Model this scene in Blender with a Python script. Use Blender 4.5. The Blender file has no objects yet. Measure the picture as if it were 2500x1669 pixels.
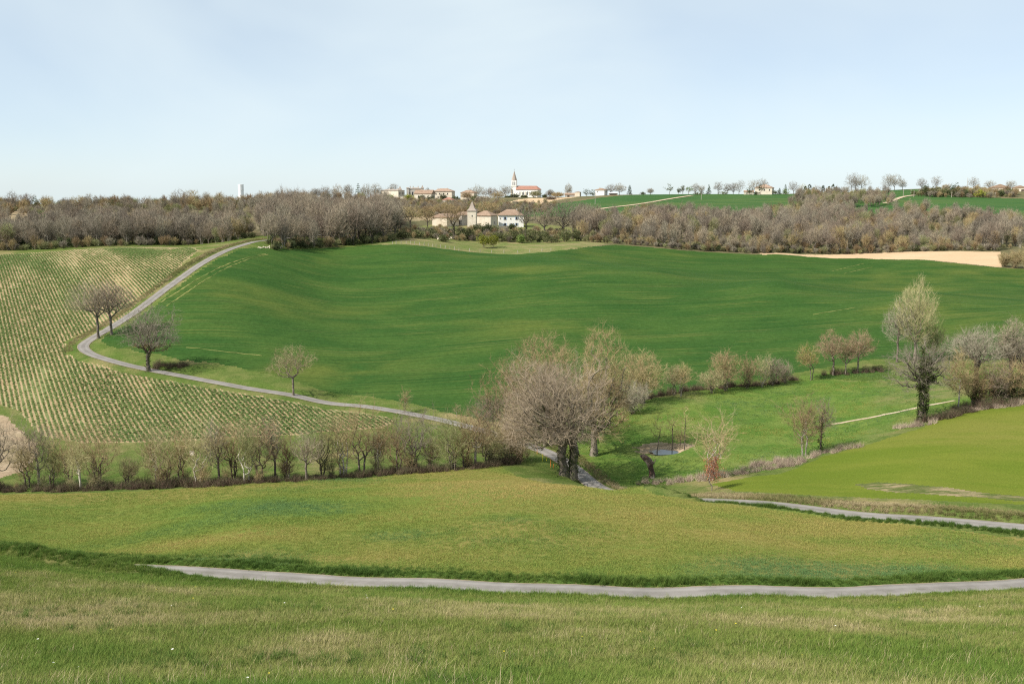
import bpy, bmesh, math, random
import numpy as np
from mathutils import Vector, Matrix

SC = bpy.context.scene
COL = SC.collection
RNG = np.random.default_rng(7)

# ------------------------------------------------------------------ camera
W0, H0, F = 2500.0, 1669.0, 2431.0          # photograph size and focal length in its pixels (35 mm lens)
CAMZ = 60.0
PITCH = math.atan(379.5 / F)                # the horizon lies 379.5 px above the picture centre
cam_data = bpy.data.cameras.new('camera')
cam_data.sensor_width = 36.0
cam_data.lens = 36.0 * F / W0
cam_data.clip_start = 0.5
cam_data.clip_end = 20000.0
cam = bpy.data.objects.new('camera', cam_data)
cam.location = (0, 0, CAMZ)
cam.rotation_euler = (math.pi / 2 - PITCH, 0, 0)
COL.objects.link(cam)
SC.camera = cam

# ------------------------------------------------------------------ sky and sun
SUN_EL = math.radians(43)
TRAVEL = math.atan2(0.50, 0.86)             # ground direction the light travels: to the right and away
SUN_AZ = TRAVEL + math.pi                   # direction towards the sun, from +X
world = bpy.data.worlds.new('World')
SC.world = world
world.use_nodes = True
wn, wl = world.node_tree.nodes, world.node_tree.links
wn.clear()
w_out = wn.new('ShaderNodeOutputWorld')
w_bg = wn.new('ShaderNodeBackground')
w_bg.inputs['Strength'].default_value = 0.105
sky = wn.new('ShaderNodeTexSky')
sky.sky_type = 'NISHITA'
sky.sun_disc = False
sky.sun_elevation = SUN_EL
sky.sun_rotation = math.pi / 2 - SUN_AZ
sky.altitude = 200
sky.air_density = 0.6
sky.dust_density = 0.4
sky.ozone_density = 1.0
# thin even veil of high cloud over the whole dome, a little uneven
tc = wn.new('ShaderNodeTexCoord')
vm = wn.new('ShaderNodeMapping')
vm.inputs['Rotation'].default_value = (0.0, 0.35, 0.5)
vm.inputs['Scale'].default_value = (1.0, 1.0, 2.0)
vn = wn.new('ShaderNodeTexNoise')
vn.inputs['Scale'].default_value = 2.3
vn.inputs['Distortion'].default_value = 0.6
vn.inputs['Detail'].default_value = 4
vn.inputs['Roughness'].default_value = 0.5
vr = wn.new('ShaderNodeMapRange')
vr.inputs['From Min'].default_value = 0.3
vr.inputs['From Max'].default_value = 0.7
vr.inputs['To Min'].default_value = 0.50
vr.inputs['To Max'].default_value = 0.92
mixs = wn.new('ShaderNodeMix'); mixs.data_type = 'RGBA'
mixs.inputs[7].default_value = (5.75, 6.55, 6.8, 1)
wl.new(tc.outputs['Generated'], vm.inputs['Vector'])
wl.new(vm.outputs[0], vn.inputs['Vector'])
wl.new(vn.outputs['Fac'], vr.inputs['Value'])
wl.new(vr.outputs[0], mixs.inputs[0])
wl.new(sky.outputs[0], mixs.inputs[6])
wl.new(mixs.outputs[2], w_bg.inputs['Color'])
wl.new(w_bg.outputs[0], w_out.inputs[0])

sun_data = bpy.data.lights.new('sun', 'SUN')
sun_data.energy = 5.0
sun_data.angle = math.radians(0.55)
sun_data.color = (1.0, 0.945, 0.86)
sun = bpy.data.objects.new('sun', sun_data)
sdir = Vector((math.cos(TRAVEL) * math.cos(SUN_EL), math.sin(TRAVEL) * math.cos(SUN_EL), -math.sin(SUN_EL)))
sun.rotation_euler = sdir.to_track_quat('-Z', 'Y').to_euler()
sun.location = (-120, -60, 160)
COL.objects.link(sun)

SC.view_settings.view_transform = 'Standard'
SC.view_settings.look = 'None'
SC.view_settings.gamma = 1.0
SC.view_settings.use_curve_mapping = False
SC.view_settings.exposure = 0.46
SC.render.engine = 'CYCLES'
SC.cycles.max_bounces = 5
SC.cycles.diffuse_bounces = 2
SC.cycles.glossy_bounces = 2
SC.cycles.transmission_bounces = 3
SC.cycles.transparent_max_bounces = 6
SC.cycles.use_denoising = False
SC.cycles.use_adaptive_sampling = True
SC.cycles.adaptive_threshold = 0.012
SC.cycles.filter_width = 1.15

# ------------------------------------------------------------------ helpers
def tag(o, label=None, cat=None, group=None, kind=None):
    if label: o['label'] = label
    if cat: o['category'] = cat
    if group: o['group'] = group
    if kind: o['kind'] = kind
    return o

def empty(name, loc, rz=0.0):
    o = bpy.data.objects.new(name, None)
    o.empty_display_size = 0.5
    o.location = loc
    o.rotation_euler = (0, 0, rz)
    COL.objects.link(o)
    return o

def mesh_obj(name, me, parent=None, loc=None):
    o = bpy.data.objects.new(name, me)
    if parent is not None: o.parent = parent
    if loc is not None: o.location = loc
    COL.objects.link(o)
    return o

def mesh_np(name, verts, tris=None, mat=None, quads=None, smooth=False):
    """mesh from numpy arrays of vertices and triangles and/or quads"""
    me = bpy.data.meshes.new(name)
    v = np.asarray(verts, np.float32)
    me.vertices.add(len(v)); me.vertices.foreach_set('co', v.ravel())
    loops, starts, n = [], [], 0
    if tris is not None and len(tris):
        t = np.asarray(tris, np.int32); loops.append(t.ravel()); starts.append(np.arange(len(t)) * 3 + n); n += len(t) * 3
    if quads is not None and len(quads):
        q = np.asarray(quads, np.int32); loops.append(q.ravel()); starts.append(np.arange(len(q)) * 4 + n); n += len(q) * 4
    L = np.concatenate(loops).astype(np.int32); S = np.concatenate(starts).astype(np.int32)
    me.loops.add(len(L)); me.loops.foreach_set('vertex_index', L)
    me.polygons.add(len(S)); me.polygons.foreach_set('loop_start', S)
    me.polygons.foreach_set('use_smooth', np.full(len(S), bool(smooth)))
    if mat: me.materials.append(mat)
    me.update(calc_edges=True)
    me.validate()
    return me

def bm_mesh(name, bm, mat=None, smooth=False):
    me = bpy.data.meshes.new(name)
    bm.to_mesh(me); bm.free()
    if mat: me.materials.append(mat)
    if smooth:
        me.polygons.foreach_set('use_smooth', np.ones(len(me.polygons), bool))
    return me

_lat = {}
def vnoise(x, y, scale, seed=0):
    """smooth value noise in 0..1"""
    x = np.asarray(x, float) / scale; y = np.asarray(y, float) / scale
    if seed not in _lat: _lat[seed] = np.random.default_rng(1000 + seed).random((256, 256))
    g = _lat[seed]
    i = np.floor(x).astype(int); j = np.floor(y).astype(int)
    fx = x - i; fy = y - j
    fx = fx * fx * (3 - 2 * fx); fy = fy * fy * (3 - 2 * fy)
    i &= 255; j &= 255; i1 = (i + 1) & 255; j1 = (j + 1) & 255
    return (g[i, j] * (1 - fx) + g[i1, j] * fx) * (1 - fy) + (g[i, j1] * (1 - fx) + g[i1, j1] * fx) * fy

def fbm(x, y, scale, seed=0, octv=3):
    s = 0; a = 1; t = 0
    for k in range(octv):
        s = s + a * vnoise(x, y, scale / 2 ** k, seed + k); t += a; a *= 0.5
    return s / t

# ------------------------------------------------------------------ survey: viewing ray of a photograph pixel
CP, SP = math.cos(PITCH), math.sin(PITCH)
def ray(px, py):
    cx = (px - W0 / 2) / F; cy = (H0 / 2 - py) / F
    return cx, CP + cy * SP, -SP + cy * CP       # x, forward, up
def pix(px, py, Y):
    x, y, z = ray(px, py)
    return x / y * Y, Y, z / y * Y               # height relative to the camera

# ------------------------------------------------------------------ terrain: surveyed heights, thin plate spline between them
CTRL = []
def cpx(px, py, Y): CTRL.append(pix(px, py, Y))
def cH(X, Y, Hh): CTRL.append((X, Y, -Hh))
SURVEY = [
 # foreground bank
 (24, [(-300, 1669), (600, 1669), (1250, 1669), (1900, 1669), (2800, 1669)]),
 (45, [(-300, 1492), (600, 1503), (1250, 1510), (1900, 1512), (2800, 1506)]),
 (64, [(-300, 1405), (300, 1428), (900, 1457), (1400, 1475), (1900, 1478), (2500, 1462), (2900, 1450)]),
 (85, [(0, 1363), (-300, 1352)]),
 # meadow
 (105, [(600, 1285), (1250, 1268), (1800, 1280)]),
 (118, [(0, 1268), (-300, 1262), (900, 1224)]),
 (94, [(2300, 1352), (2700, 1360)]),
 (142, [(0, 1206), (-300, 1212), (300, 1199)]),
 (140, [(600, 1182)]), (148, [(900, 1162)]), (152, [(1100, 1142)]), (158, [(1230, 1124)]),
 (131, [(1250, 1180), (1350, 1184)]), (135, [(1440, 1190)]), (129, [(1600, 1206)]), (122, [(1780, 1230)]),
 (114, [(2100, 1267)]), (104, [(2500, 1314)]), (98, [(2800, 1345)]),
 # valley
 (158, [(0, 1150)]), (171, [(350, 1120)]), (180, [(700, 1090)]), (184, [(100, 1080)]), (186, [(250, 1075)]),
 (178, [(1700, 1060)]), (169, [(1610, 1102), (1500, 1105)]), (195, [(1950, 1010)]), (190, [(2100, 1000)]),
 (158, [(2000, 1112)]), (168, [(2250, 1028), (2500, 988)]), (172, [(2800, 950)]), (148, [(1770, 1165)]),
 (142, [(2500, 1100), (2800, 1080)]), (135, [(2250, 1150)]), (120, [(2500, 1220)]), (136, [(2000, 1180)]),
 (206, [(1480, 990)]), (224, [(1900, 938)]), (232, [(2100, 908), (2350, 898), (2700, 880)]), (200, [(2400, 940)]),
 # left crop field
 (208, [(0, 1000), (-400, 990)]), (238, [(0, 900), (-400, 890)]), (275, [(0, 800), (-400, 795)]), (325, [(0, 700), (-400, 705)]),
 (372, [(0, 640), (-400, 650), (250, 628)]), (405, [(0, 618), (-400, 628)]), (412, [(150, 611)]), (420, [(300, 602)]), (425, [(480, 601)]),
 (207, [(400, 1000)]), (300, [(200, 745)]),
 # big wheat field
 (220, [(800, 962)]), (262, [(800, 850), (1600, 850)]), (312, [(800, 750)]), (355, [(800, 680)]), (395, [(800, 630)]), (425, [(800, 604)]),
 (240, [(1250, 902)]), (283, [(1250, 803)]), (325, [(1250, 726)]), (365, [(1250, 667)]), (400, [(1250, 634)]), (440, [(1250, 620)]),
 (430, [(1000, 597)]), (436, [(1100, 609)]), (440, [(1200, 619), (1320, 616)]), (455, [(1400, 607)]),
 (300, [(1600, 774)]), (340, [(1600, 702)]), (378, [(1600, 655)]), (452, [(1600, 636)]), (490, [(1600, 605)]),
 (365, [(1420, 660)]), (390, [(1420, 638)]), (430, [(1420, 634)]),
 (240, [(1900, 900)]), (275, [(1900, 822)]), (310, [(1900, 753)]), (352, [(1900, 683)]), (437, [(1900, 661)]), (485, [(1900, 622)]),
 (272, [(2250, 822), (2600, 800)]), (302, [(2250, 760)]), (330, [(2250, 712)]), (415, [(2250, 690)]), (470, [(2250, 637)]),
 (315, [(2600, 738)]), (395, [(2600, 712)]), (450, [(2600, 664)]),
 # wood and knoll
 (470, [(300, 583), (0, 592), (-400, 600)]), (600, [(300, 540), (-400, 545)]), (580, [(0, 548)]), (750, [(300, 506), (0, 506), (-400, 508)]),
 (480, [(600, 574)]), (620, [(600, 530)]), (780, [(600, 496)]), (490, [(800, 573)]), (640, [(800, 525)]), (850, [(800, 488)]),
 (500, [(1000, 572)]), (620, [(1000, 532)]), (740, [(1000, 506)]), (900, [(1000, 486)]),
 (500, [(1180, 588)]), (545, [(1180, 560)]), (575, [(1180, 552)]), (650, [(1180, 530)]), (760, [(1180, 506)]), (900, [(1180, 489)]), (1050, [(1240, 482)]),
 (500, [(1350, 592)]), (580, [(1350, 557)]), (700, [(1350, 522)]), (820, [(1350, 498)]), (1000, [(1350, 482)]),
 (505, [(1500, 593)]), (600, [(1500, 560)]), (700, [(1500, 530)]), (770, [(1500, 507)]), (980, [(1500, 476)]),
 (500, [(1750, 614)]), (590, [(1750, 572)]), (690, [(1750, 532)]), (770, [(1750, 508)]), (990, [(1750, 474)]),
 (505, [(2000, 619)]), (590, [(2000, 577)]), (690, [(2000, 532)]), (780, [(2000, 502)]), (960, [(2000, 473)]),
 (512, [(2250, 614)]), (600, [(2250, 572)]), (690, [(2250, 532)]), (765, [(2250, 507)]), (900, [(2250, 478)]), (1000, [(2250, 462)]),
 (510, [(2500, 613), (2850, 620)]), (590, [(2500, 577), (2850, 580)]), (680, [(2500, 537), (2850, 540)]), (750, [(2500, 516), (2850, 516)]),
 (860, [(2500, 486), (2850, 486)]), (1000, [(2500, 463), (2850, 463)]),
 (1300, [(-500, 516), (300, 516), (900, 512), (1240, 505), (1500, 498), (2000, 492), (2600, 486), (3000, 486)]),
 (2000, [(-500, 512), (900, 510), (1600, 505), (2500, 500), (3000, 500)]),
 (3500, [(-500, 508), (1250, 506), (3000, 502)]),
]
for Y, row in SURVEY:
    for px, py in row: cpx(px, py, Y)
for px, Y, Hh in ((1600, 412, 34.2), (1750, 403, 36.0), (1900, 396, 37.6), (2080, 384, 39.0), (2250, 372, 40.2), (2600, 356, 41.5)):
    cH((px - W0 / 2) / F * Y, Y, Hh)
for X in (-40, -12, 0, 12, 40):
    cH(X, 0, 1.75); cH(X, 5, 3.7); cH(X, 12, 7.0); cH(X * 1.3, -12, -0.5)
# lanes: pixel of the centre line and distance, near lane then the valley lane up to the wood
LANE_A = [(-330, 0, 104, 38.0), (-160, 0, 100, 37.6), (0, 0, 96, 37.0), (150, 0, 92.5, 36.35), (300, 1386, 90), (480, 1395, 87.3), (650, 1407, 85),
          (900, 1422, 82), (1250, 1437, 79.5), (1600, 1450, 78), (2000, 1448, 77.6), (2350, 1433, 78.6), (2500, 1425, 79.6), (2750, 1405, 83), (3000, 1385, 88)]
LANE_B = [(3000, 1318, 100), (2750, 1303, 103), (2500, 1284, 108), (2250, 1264, 113), (2000, 1243, 119), (1780, 1222, 127), (1640, 0, 134, 43.1), (1530, 0, 140, 44.3),
          (1468, 1192, 145), (1440, 1174, 149.5), (1415, 1153, 155), (1380, 1127, 162.5), (1325, 1098, 172), (1215, 1060, 186), (1110, 1031, 196), (1000, 1008, 203), (880, 989, 209),
          (730, 966, 215), (600, 945, 221), (450, 917, 229), (340, 896, 235), (262, 876, 241), (217, 860, 247), (203, 844, 253), (222, 826, 259), (263, 803, 267),
          (330, 760, 283), (400, 707, 304), (450, 671, 321), (500, 637, 341), (560, 608, 369), (620, 590, 399), (668, 584, 424), (730, 576, 452), (800, 566, 490)]
def lane_pts(L):
    out = []
    for e in L:
        if len(e) == 3: out.append(pix(*e))
        else:
            x, y, z = pix(e[0], 800, e[2]); out.append((x, e[2], -e[3]))
    return np.array(out)
LA, LB = lane_pts(LANE_A), lane_pts(LANE_B)
for p in list(LA) + list(LB): CTRL.append(tuple(p))
CT = np.array(CTRL)
US = 2.4
def uv(X, Y): return US * X / (Y + 22.0), np.log(Y + 22.0)
cu, cv = uv(CT[:, 0], CT[:, 1])
ct = CT[:, 2] / (CT[:, 1] + 22.0)
def phi(r2): return np.where(r2 > 1e-12, 0.5 * r2 * np.log(np.maximum(r2, 1e-12)), 0)
n = len(cu)
K = phi((cu[:, None] - cu) ** 2 + (cv[:, None] - cv) ** 2) + np.eye(n) * 2.5e-5
Pm = np.stack([np.ones(n), cu, cv], 1)
A = np.block([[K, Pm], [Pm.T, np.zeros((3, 3))]])
sol = np.linalg.solve(A, np.concatenate([ct, np.zeros(3)]))
NU = 610
GU = np.linspace(-US * 0.72, US * 0.72, NU)
# rows: close together where the ground is in view, wide apart behind the ridge
_seg = [(-8, 24, 14), (24, 70, 90), (70, 110, 110), (110, 230, 220), (230, 420, 150), (420, 530, 170), (530, 1100, 100), (1100, 4200, 24)]
GV = np.concatenate([np.linspace(math.log(a + 22), math.log(b + 22), m, endpoint=False) for a, b, m in _seg] + [[math.log(4222.0)]])
NV = len(GV)
gu, gv = np.meshgrid(GU, GV)                      # [row, col]
gt = np.empty_like(gu)
for i in range(NV):
    d2 = (gu[i][:, None] - cu) ** 2 + (gv[i][:, None] - cv) ** 2
    gt[i] = phi(d2) @ sol[:n] + sol[n] + sol[n + 1] * gu[i] + sol[n + 2] * gv[i]
GY = np.exp(gv) - 22.0
GX = gu / US * (GY + 22.0)
GZ = gt * (GY + 22.0) + CAMZ
# small natural unevenness
amp = np.clip((GY - 20) / 400, 0.05, 1.0)
GZ += (fbm(GX, GY, 34, 3, 3) - 0.5) * 0.32 * amp + (fbm(GX, GY, 4.5, 9, 2) - 0.5) * 0.12

def spline(P, step):
    """Catmull-Rom resampling of a polyline"""
    P = np.asarray(P); Q = np.vstack([2 * P[0] - P[1], P, 2 * P[-1] - P[-2]])
    out = []
    for i in range(1, len(Q) - 2):
        m = max(2, int(np.linalg.norm(Q[i + 1, :2] - Q[i, :2]) / step))
        for s in np.arange(m) / m:
            a, b, c, d = Q[i - 1], Q[i], Q[i + 1], Q[i + 2]
            out.append(0.5 * ((2 * b) + (c - a) * s + (2 * a - 5 * b + 4 * c - d) * s * s + (3 * b - a - 3 * c + d) * s ** 3))
    out.append(P[-1])
    return np.array(out)

def near_line(X, Y, line):
    """distance to a polyline, index of nearest vertex and signed side for arrays"""
    X = np.asarray(X); Y = np.asarray(Y)
    best = np.full(X.shape, 1e9); idx = np.zeros(X.shape, int)
    for k in range(len(line)):
        d = (X - line[k, 0]) ** 2 + (Y - line[k, 1]) ** 2
        m = d < best
        best = np.where(m, d, best); idx = np.where(m, k, idx)
    return np.sqrt(best), idx

def smooth1(a, n):
    k = np.ones(n) / n
    return np.convolve(np.pad(a, (n // 2, n // 2), mode='edge'), k, mode='valid')[:len(a)]

def bil(arr, X, Y):
    X = np.asarray(X, float); Y = np.asarray(Y, float)
    u = US * X / (Y + 22.0); v = np.log(Y + 22.0)
    fu = np.clip((u - GU[0]) / (GU[1] - GU[0]), 0, NU - 1.001); fv = np.clip(np.interp(v, GV, np.arange(NV)), 0, NV - 1.001)
    i = fu.astype(int); j = fv.astype(int); a = fu - i; b = fv - j
    return (arr[j, i] * (1 - a) + arr[j, i + 1] * a) * (1 - b) + (arr[j + 1, i] * (1 - a) + arr[j + 1, i + 1] * a) * b

ROADS = {}
def carve(key, pts, width, sink=0.0, soft=3.0, step=0.8):
    global GZ
    line = spline(pts, step)
    z = smooth1(bil(GZ, line[:, 0], line[:, 1]), 9) - sink
    sel = np.zeros(GX.shape, bool)
    x0, x1, y0, y1 = line[:, 0].min() - 8, line[:, 0].max() + 8, line[:, 1].min() - 8, line[:, 1].max() + 8
    sel = (GX > x0) & (GX < x1) & (GY > y0) & (GY < y1)
    coarse = line[::10]
    d, _ = near_line(GX[sel], GY[sel], coarse)
    ii = np.argwhere(sel)[d < 16]
    gx = GX[ii[:, 0], ii[:, 1]]; gy = GY[ii[:, 0], ii[:, 1]]
    d, k = near_line(gx, gy, line)
    w = np.clip(1 - (d - width / 2 - 0.25) / soft, 0, 1); w = w * w * (3 - 2 * w)
    GZ[ii[:, 0], ii[:, 1]] = GZ[ii[:, 0], ii[:, 1]] * (1 - w) + (z[k] - 0.05) * w
    ROADS[key] = (line, z, width)
carve('near', LA[:, :2], 2.75, sink=0.1, soft=2.6)
carve('valley', LB[:, :2], 2.9, sink=0.15, soft=2.2)
# grassy lip along both sides of the near lane, tall bank below the tree lined bend
def mound(key, side, dist, half, height, t0=0.0, t1=1.0):
    """raise a soft bank parallel to a lane; side +1 = left of the travel direction"""
    line, z, w = ROADS[key]
    T = np.gradient(line, axis=0)[:, :2]; T /= np.linalg.norm(T, axis=1)[:, None]
    Nn = np.stack([-T[:, 1], T[:, 0]], 1) * side
    off = line[:, :2] + Nn * dist
    a, b = int(t0 * len(line)), max(int(t1 * len(line)), 2)
    off = off[a:b]
    sel = (GX > off[:, 0].min() - 4) & (GX < off[:, 0].max() + 4) & (GY > off[:, 1].min() - 4) & (GY < off[:, 1].max() + 4)
    ii = np.argwhere(sel)
    gx = GX[ii[:, 0], ii[:, 1]]; gy = GY[ii[:, 0], ii[:, 1]]
    d, k = near_line(gx, gy, off[::2])
    m = len(off[::2]); f = k / max(m - 1, 1)
    e0 = 1.0 if t0 <= 0 else np.clip(f / 0.3, 0, 1); e1 = 1.0 if t1 >= 1 else np.clip((1 - f) / 0.3, 0, 1)
    GZ[ii[:, 0], ii[:, 1]] += e0 * e1 * height * np.exp(-(d / half) ** 2) * (0.8 + 0.4 * vnoise(gx, gy, 5, 21))
mound('near', 1, 3.1, 0.8, 0.35)
mound('near', -1, 3.2, 0.9, 0.22)
mound('near', -1, 4.0, 1.7, 1.5, 0.0, 0.34)

mound('valley', 1, 3.6, 1.0, 0.75, 0.58, 0.80)
mound('valley', -1, 3.2, 1.0, 0.6, 0.0, 0.10)
mound('valley', 1, 2.9, 0.9, 0.4, 0.0, 0.12)
_lb = ROADS['valley'][0]; _u = _lb[:, 0] / _lb[:, 1]
_i = np.nonzero((_u < 0.225) & (_u > 0.118) & (_lb[:, 1] < 146))[0]
mound('valley', 1, 4.2, 2.2, 1.0, _i[0] / len(_lb), (_i[-1] + 1) / len(_lb))

# pond hollow
def ground(px, py, ymin=14.0, ymax=4000.0):
    """point of the terrain that the viewing ray of a photograph pixel meets first"""
    rx, ry, rz = ray(px, py)
    Ys = np.exp(np.linspace(math.log(ymin + 22), math.log(ymax + 22), 6000)) - 22
    X = rx / ry * Ys; Z = rz / ry * Ys + CAMZ
    g = bil(GZ, X, Ys)
    hit = np.nonzero(g >= Z)[0]
    k = hit[0] if len(hit) else int(np.argmax(g - Z))
    return np.array([X[k], Ys[k], g[k]])
def zat(x, y): return float(bil(GZ, x, y))
def ppm(Y): return F / Y * 1.0

pc = ground(1612, 1099)
POND = (pc[0] + 0.2, pc[1]); POND_Z = zat(*POND) - 0.30
dd = np.sqrt(((GX - POND[0]) / 3.6) ** 2 + ((GY - POND[1]) / 2.4) ** 2)
wq = np.clip(1.45 - dd, 0, 1) / 1.0; wq = np.clip(wq, 0, 1); wq = wq * wq * (3 - 2 * wq)
GZ = GZ * (1 - wq) + (POND_Z - 0.25) * wq

# ------------------------------------------------------------------ procedural materials
def new_mat(name):
    m = bpy.data.materials.new(name); m.use_nodes = True
    nt = m.node_tree; nt.nodes.clear()
    out = nt.nodes.new('ShaderNodeOutputMaterial')
    return m, nt, out
def N(nt, t, **kw):
    nd = nt.nodes.new(t)
    for k, v in kw.items(): setattr(nd, k, v)
    return nd
def noise(nt, vec, scale, detail=3, rough=0.55, dist=0.0):
    nd = N(nt, 'ShaderNodeTexNoise'); nd.inputs['Scale'].default_value = scale
    nd.inputs['Detail'].default_value = detail; nd.inputs['Roughness'].default_value = rough; nd.inputs['Distortion'].default_value = dist
    nt.links.new(vec, nd.inputs['Vector']); return nd.outputs['Fac']
def ramp(nt, fac, lo, hi, a=0.0, b=1.0):
    nd = N(nt, 'ShaderNodeMapRange'); nd.interpolation_type = 'SMOOTHSTEP'
    nd.inputs['From Min'].default_value = lo; nd.inputs['From Max'].default_value = hi
    nd.inputs['To Min'].default_value = a; nd.inputs['To Max'].default_value = b
    nt.links.new(fac, nd.inputs['Value']); return nd.outputs[0]
def mixc(nt, fac, a, b, blend='MIX'):
    nd = N(nt, 'ShaderNodeMix', data_type='RGBA', blend_type=blend)
    for sock, v in ((nd.inputs[0], fac), (nd.inputs[6], a), (nd.inputs[7], b)):
        if isinstance(v, (int, float)): sock.default_value = v
        elif isinstance(v, tuple): sock.default_value = (*v, 1) if len(v) == 3 else v
        else: nt.links.new(v, sock)
    return nd.outputs[2]
def math_n(nt, op, a, b=None):
    nd = N(nt, 'ShaderNodeMath', operation=op)
    for sock, v in zip(nd.inputs, (a, b)):
        if v is None: continue
        if isinstance(v, (int, float)): sock.default_value = v
        else: nt.links.new(v, sock)
    return nd.outputs[0]
def mapping(nt, vec, rot=0.0, scale=(1, 1, 1)):
    """turn about z first, then stretch along the turned axes"""
    if rot:
        nd = N(nt, 'ShaderNodeMapping'); nd.inputs['Rotation'].default_value = (0, 0, rot)
        nt.links.new(vec, nd.inputs['Vector']); vec = nd.outputs[0]
    nd = N(nt, 'ShaderNodeMapping'); nd.inputs['Scale'].default_value = scale
    nt.links.new(vec, nd.inputs['Vector']); return nd.outputs[0]
def finish(nt, out, col, rough=0.9, bump=None, bdist=0.1, bstr=1.0, spec=0.2, transl=0.0):
    b = N(nt, 'ShaderNodeBsdfPrincipled')
    if isinstance(col, tuple): b.inputs['Base Color'].default_value = (*col, 1)
    else: nt.links.new(col, b.inputs['Base Color'])
    if isinstance(rough, (int, float)): b.inputs['Roughness'].default_value = rough
    else: nt.links.new(rough, b.inputs['Roughness'])
    b.inputs['Specular IOR Level'].default_value = spec
    if bump is not None:
        bn = N(nt, 'ShaderNodeBump'); bn.inputs['Distance'].default_value = bdist; bn.inputs['Strength'].default_value = bstr
        nt.links.new(bump, bn.inputs['Height']); nt.links.new(bn.outputs[0], b.inputs['Normal'])
    sh = b.outputs[0]
    if transl > 0:
        tr = N(nt, 'ShaderNodeBsdfTranslucent')
        if isinstance(col, tuple): tr.inputs['Color'].default_value = (*col, 1)
        else: nt.links.new(col, tr.inputs['Color'])
        mx = N(nt, 'ShaderNodeMixShader'); mx.inputs[0].default_value = transl
        nt.links.new(sh, mx.inputs[1]); nt.links.new(tr.outputs[0], mx.inputs[2]); sh = mx.outputs[0]
    nt.links.new(sh, out.inputs[0])
def wpos(nt): return N(nt, 'ShaderNodeNewGeometry').outputs['Position']

def grass_mat(name, base, alt, dry, big=0.02, mid=0.12, fine=2.5, dry_lo=0.52, dry_hi=0.72, rot=0.0, stretch=(1, 1, 1), rows=None, drill=None, bump=0.25, speck=0.35, bdist=0.25):
    m, nt, out = new_mat(name)
    p = wpos(nt)
    ps = mapping(nt, p, rot, stretch)
    n1 = noise(nt, ps, big, 4, 0.55, 0.3)
    n2 = noise(nt, ps, mid, 4, 0.6, 0.4)
    n3 = noise(nt, p, fine, 4, 0.7)
    c = mixc(nt, ramp(nt, n2, 0.35, 0.68), base, alt)
    f = math_n(nt, 'MULTIPLY', ramp(nt, n1, dry_lo, dry_hi), ramp(nt, n2, 0.25, 0.62))
    c = mixc(nt, f, c, dry)
    hb = n3
    if rows:
        rrot, period, amt, rcol = rows
        q = mapping(nt, p, rrot, (1, 1, 1))
        wv = N(nt, 'ShaderNodeTexWave', wave_type='BANDS', bands_direction='X')
        wv.inputs['Scale'].default_value = 6.2832 / period / 20.0
        wv.inputs['Distortion'].default_value = 1.2; wv.inputs['Detail'].default_value = 2; wv.inputs['Detail Scale'].default_value = 0.6
        nt.links.new(q, wv.inputs['Vector'])
        rf = math_n(nt, 'MULTIPLY', ramp(nt, wv.outputs['Fac'], 0.45, 0.95), ramp(nt, n2, 0.3, 0.7, 0.15, 1.0))
        c = mixc(nt, math_n(nt, 'MULTIPLY', rf, amt), c, rcol)
    if drill is not None:                          # fine straight drill lines
        dl = noise(nt, mapping(nt, p, drill, (0.012, 0.9, 0.2)), 1.0, 3, 0.6)
        dm = noise(nt, mapping(nt, p, drill, (0.05, 0.09, 0.05)), 1.0, 2, 0.5)
        c = mixc(nt, math_n(nt, 'MULTIPLY', ramp(nt, dl, 0.48, 0.72, 0, 0.7), ramp(nt, dm, 0.42, 0.66)), c, (0.112, 0.132, 0.034))
        c = mixc(nt, ramp(nt, dl, 0.30, 0.46, 0.55, 0.0), c, (0.022, 0.058, 0.014))
        sx = N(nt, 'ShaderNodeSeparateXYZ'); nt.links.new(mapping(nt, p, drill), sx.inputs[0])
        tm = math_n(nt, 'ABSOLUTE', math_n(nt, 'SUBTRACT', math_n(nt, 'FRACT', math_n(nt, 'DIVIDE', sx.outputs[1], 21.0)), 0.5))
        tl2 = math_n(nt, 'ABSOLUTE', math_n(nt, 'SUBTRACT', tm, 0.045))    # a pair of wheelings every 21 m
        c = mixc(nt, math_n(nt, 'MULTIPLY', ramp(nt, tl2, 0.018, 0.006, 0, 0.5), ramp(nt, dm, 0.35, 0.6, 0.3, 1)), c, (0.115, 0.125, 0.04))
    c = mixc(nt, ramp(nt, n3, 0.30, 0.72, 0.0, speck), c, mixc(nt, 1.0, c, (0.45, 0.5, 0.4), 'MULTIPLY'))
    finish(nt, out, c, 0.95, hb, bdist, bump, 0.03)
    return m
# ------------------------------------------------------------------ ground parcels
def poly(pts):
    """parcel outline: photograph pixels looked up on the terrain; 4-tuples give (x, y) in metres"""
    out = []
    for e in pts:
        if len(e) == 2: out.append(ground(*e)[:2])
        elif len(e) == 3 and e[2] == 'm': out.append(np.array([e[0], e[1]]))
        else: out.append(ground(e[0], e[1], e[2])[:2])
    return np.array(out)
def inside(X, Y, P):
    r = np.zeros(X.shape, bool)
    x0, y0 = P.min(0); x1, y1 = P.max(0)
    s = (X >= x0) & (X <= x1) & (Y >= y0) & (Y <= y1)
    x = X[s]; y = Y[s]; c = np.zeros(x.shape, bool)
    for i in range(len(P)):
        a, b = P[i], P[i - 1]
        if a[1] == b[1]: continue
        k = ((a[1] > y) != (b[1] > y)) & (x < (b[0] - a[0]) * (y - a[1]) / (b[1] - a[1]) + a[0])
        c ^= k
    r[s] = c
    return r

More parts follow.
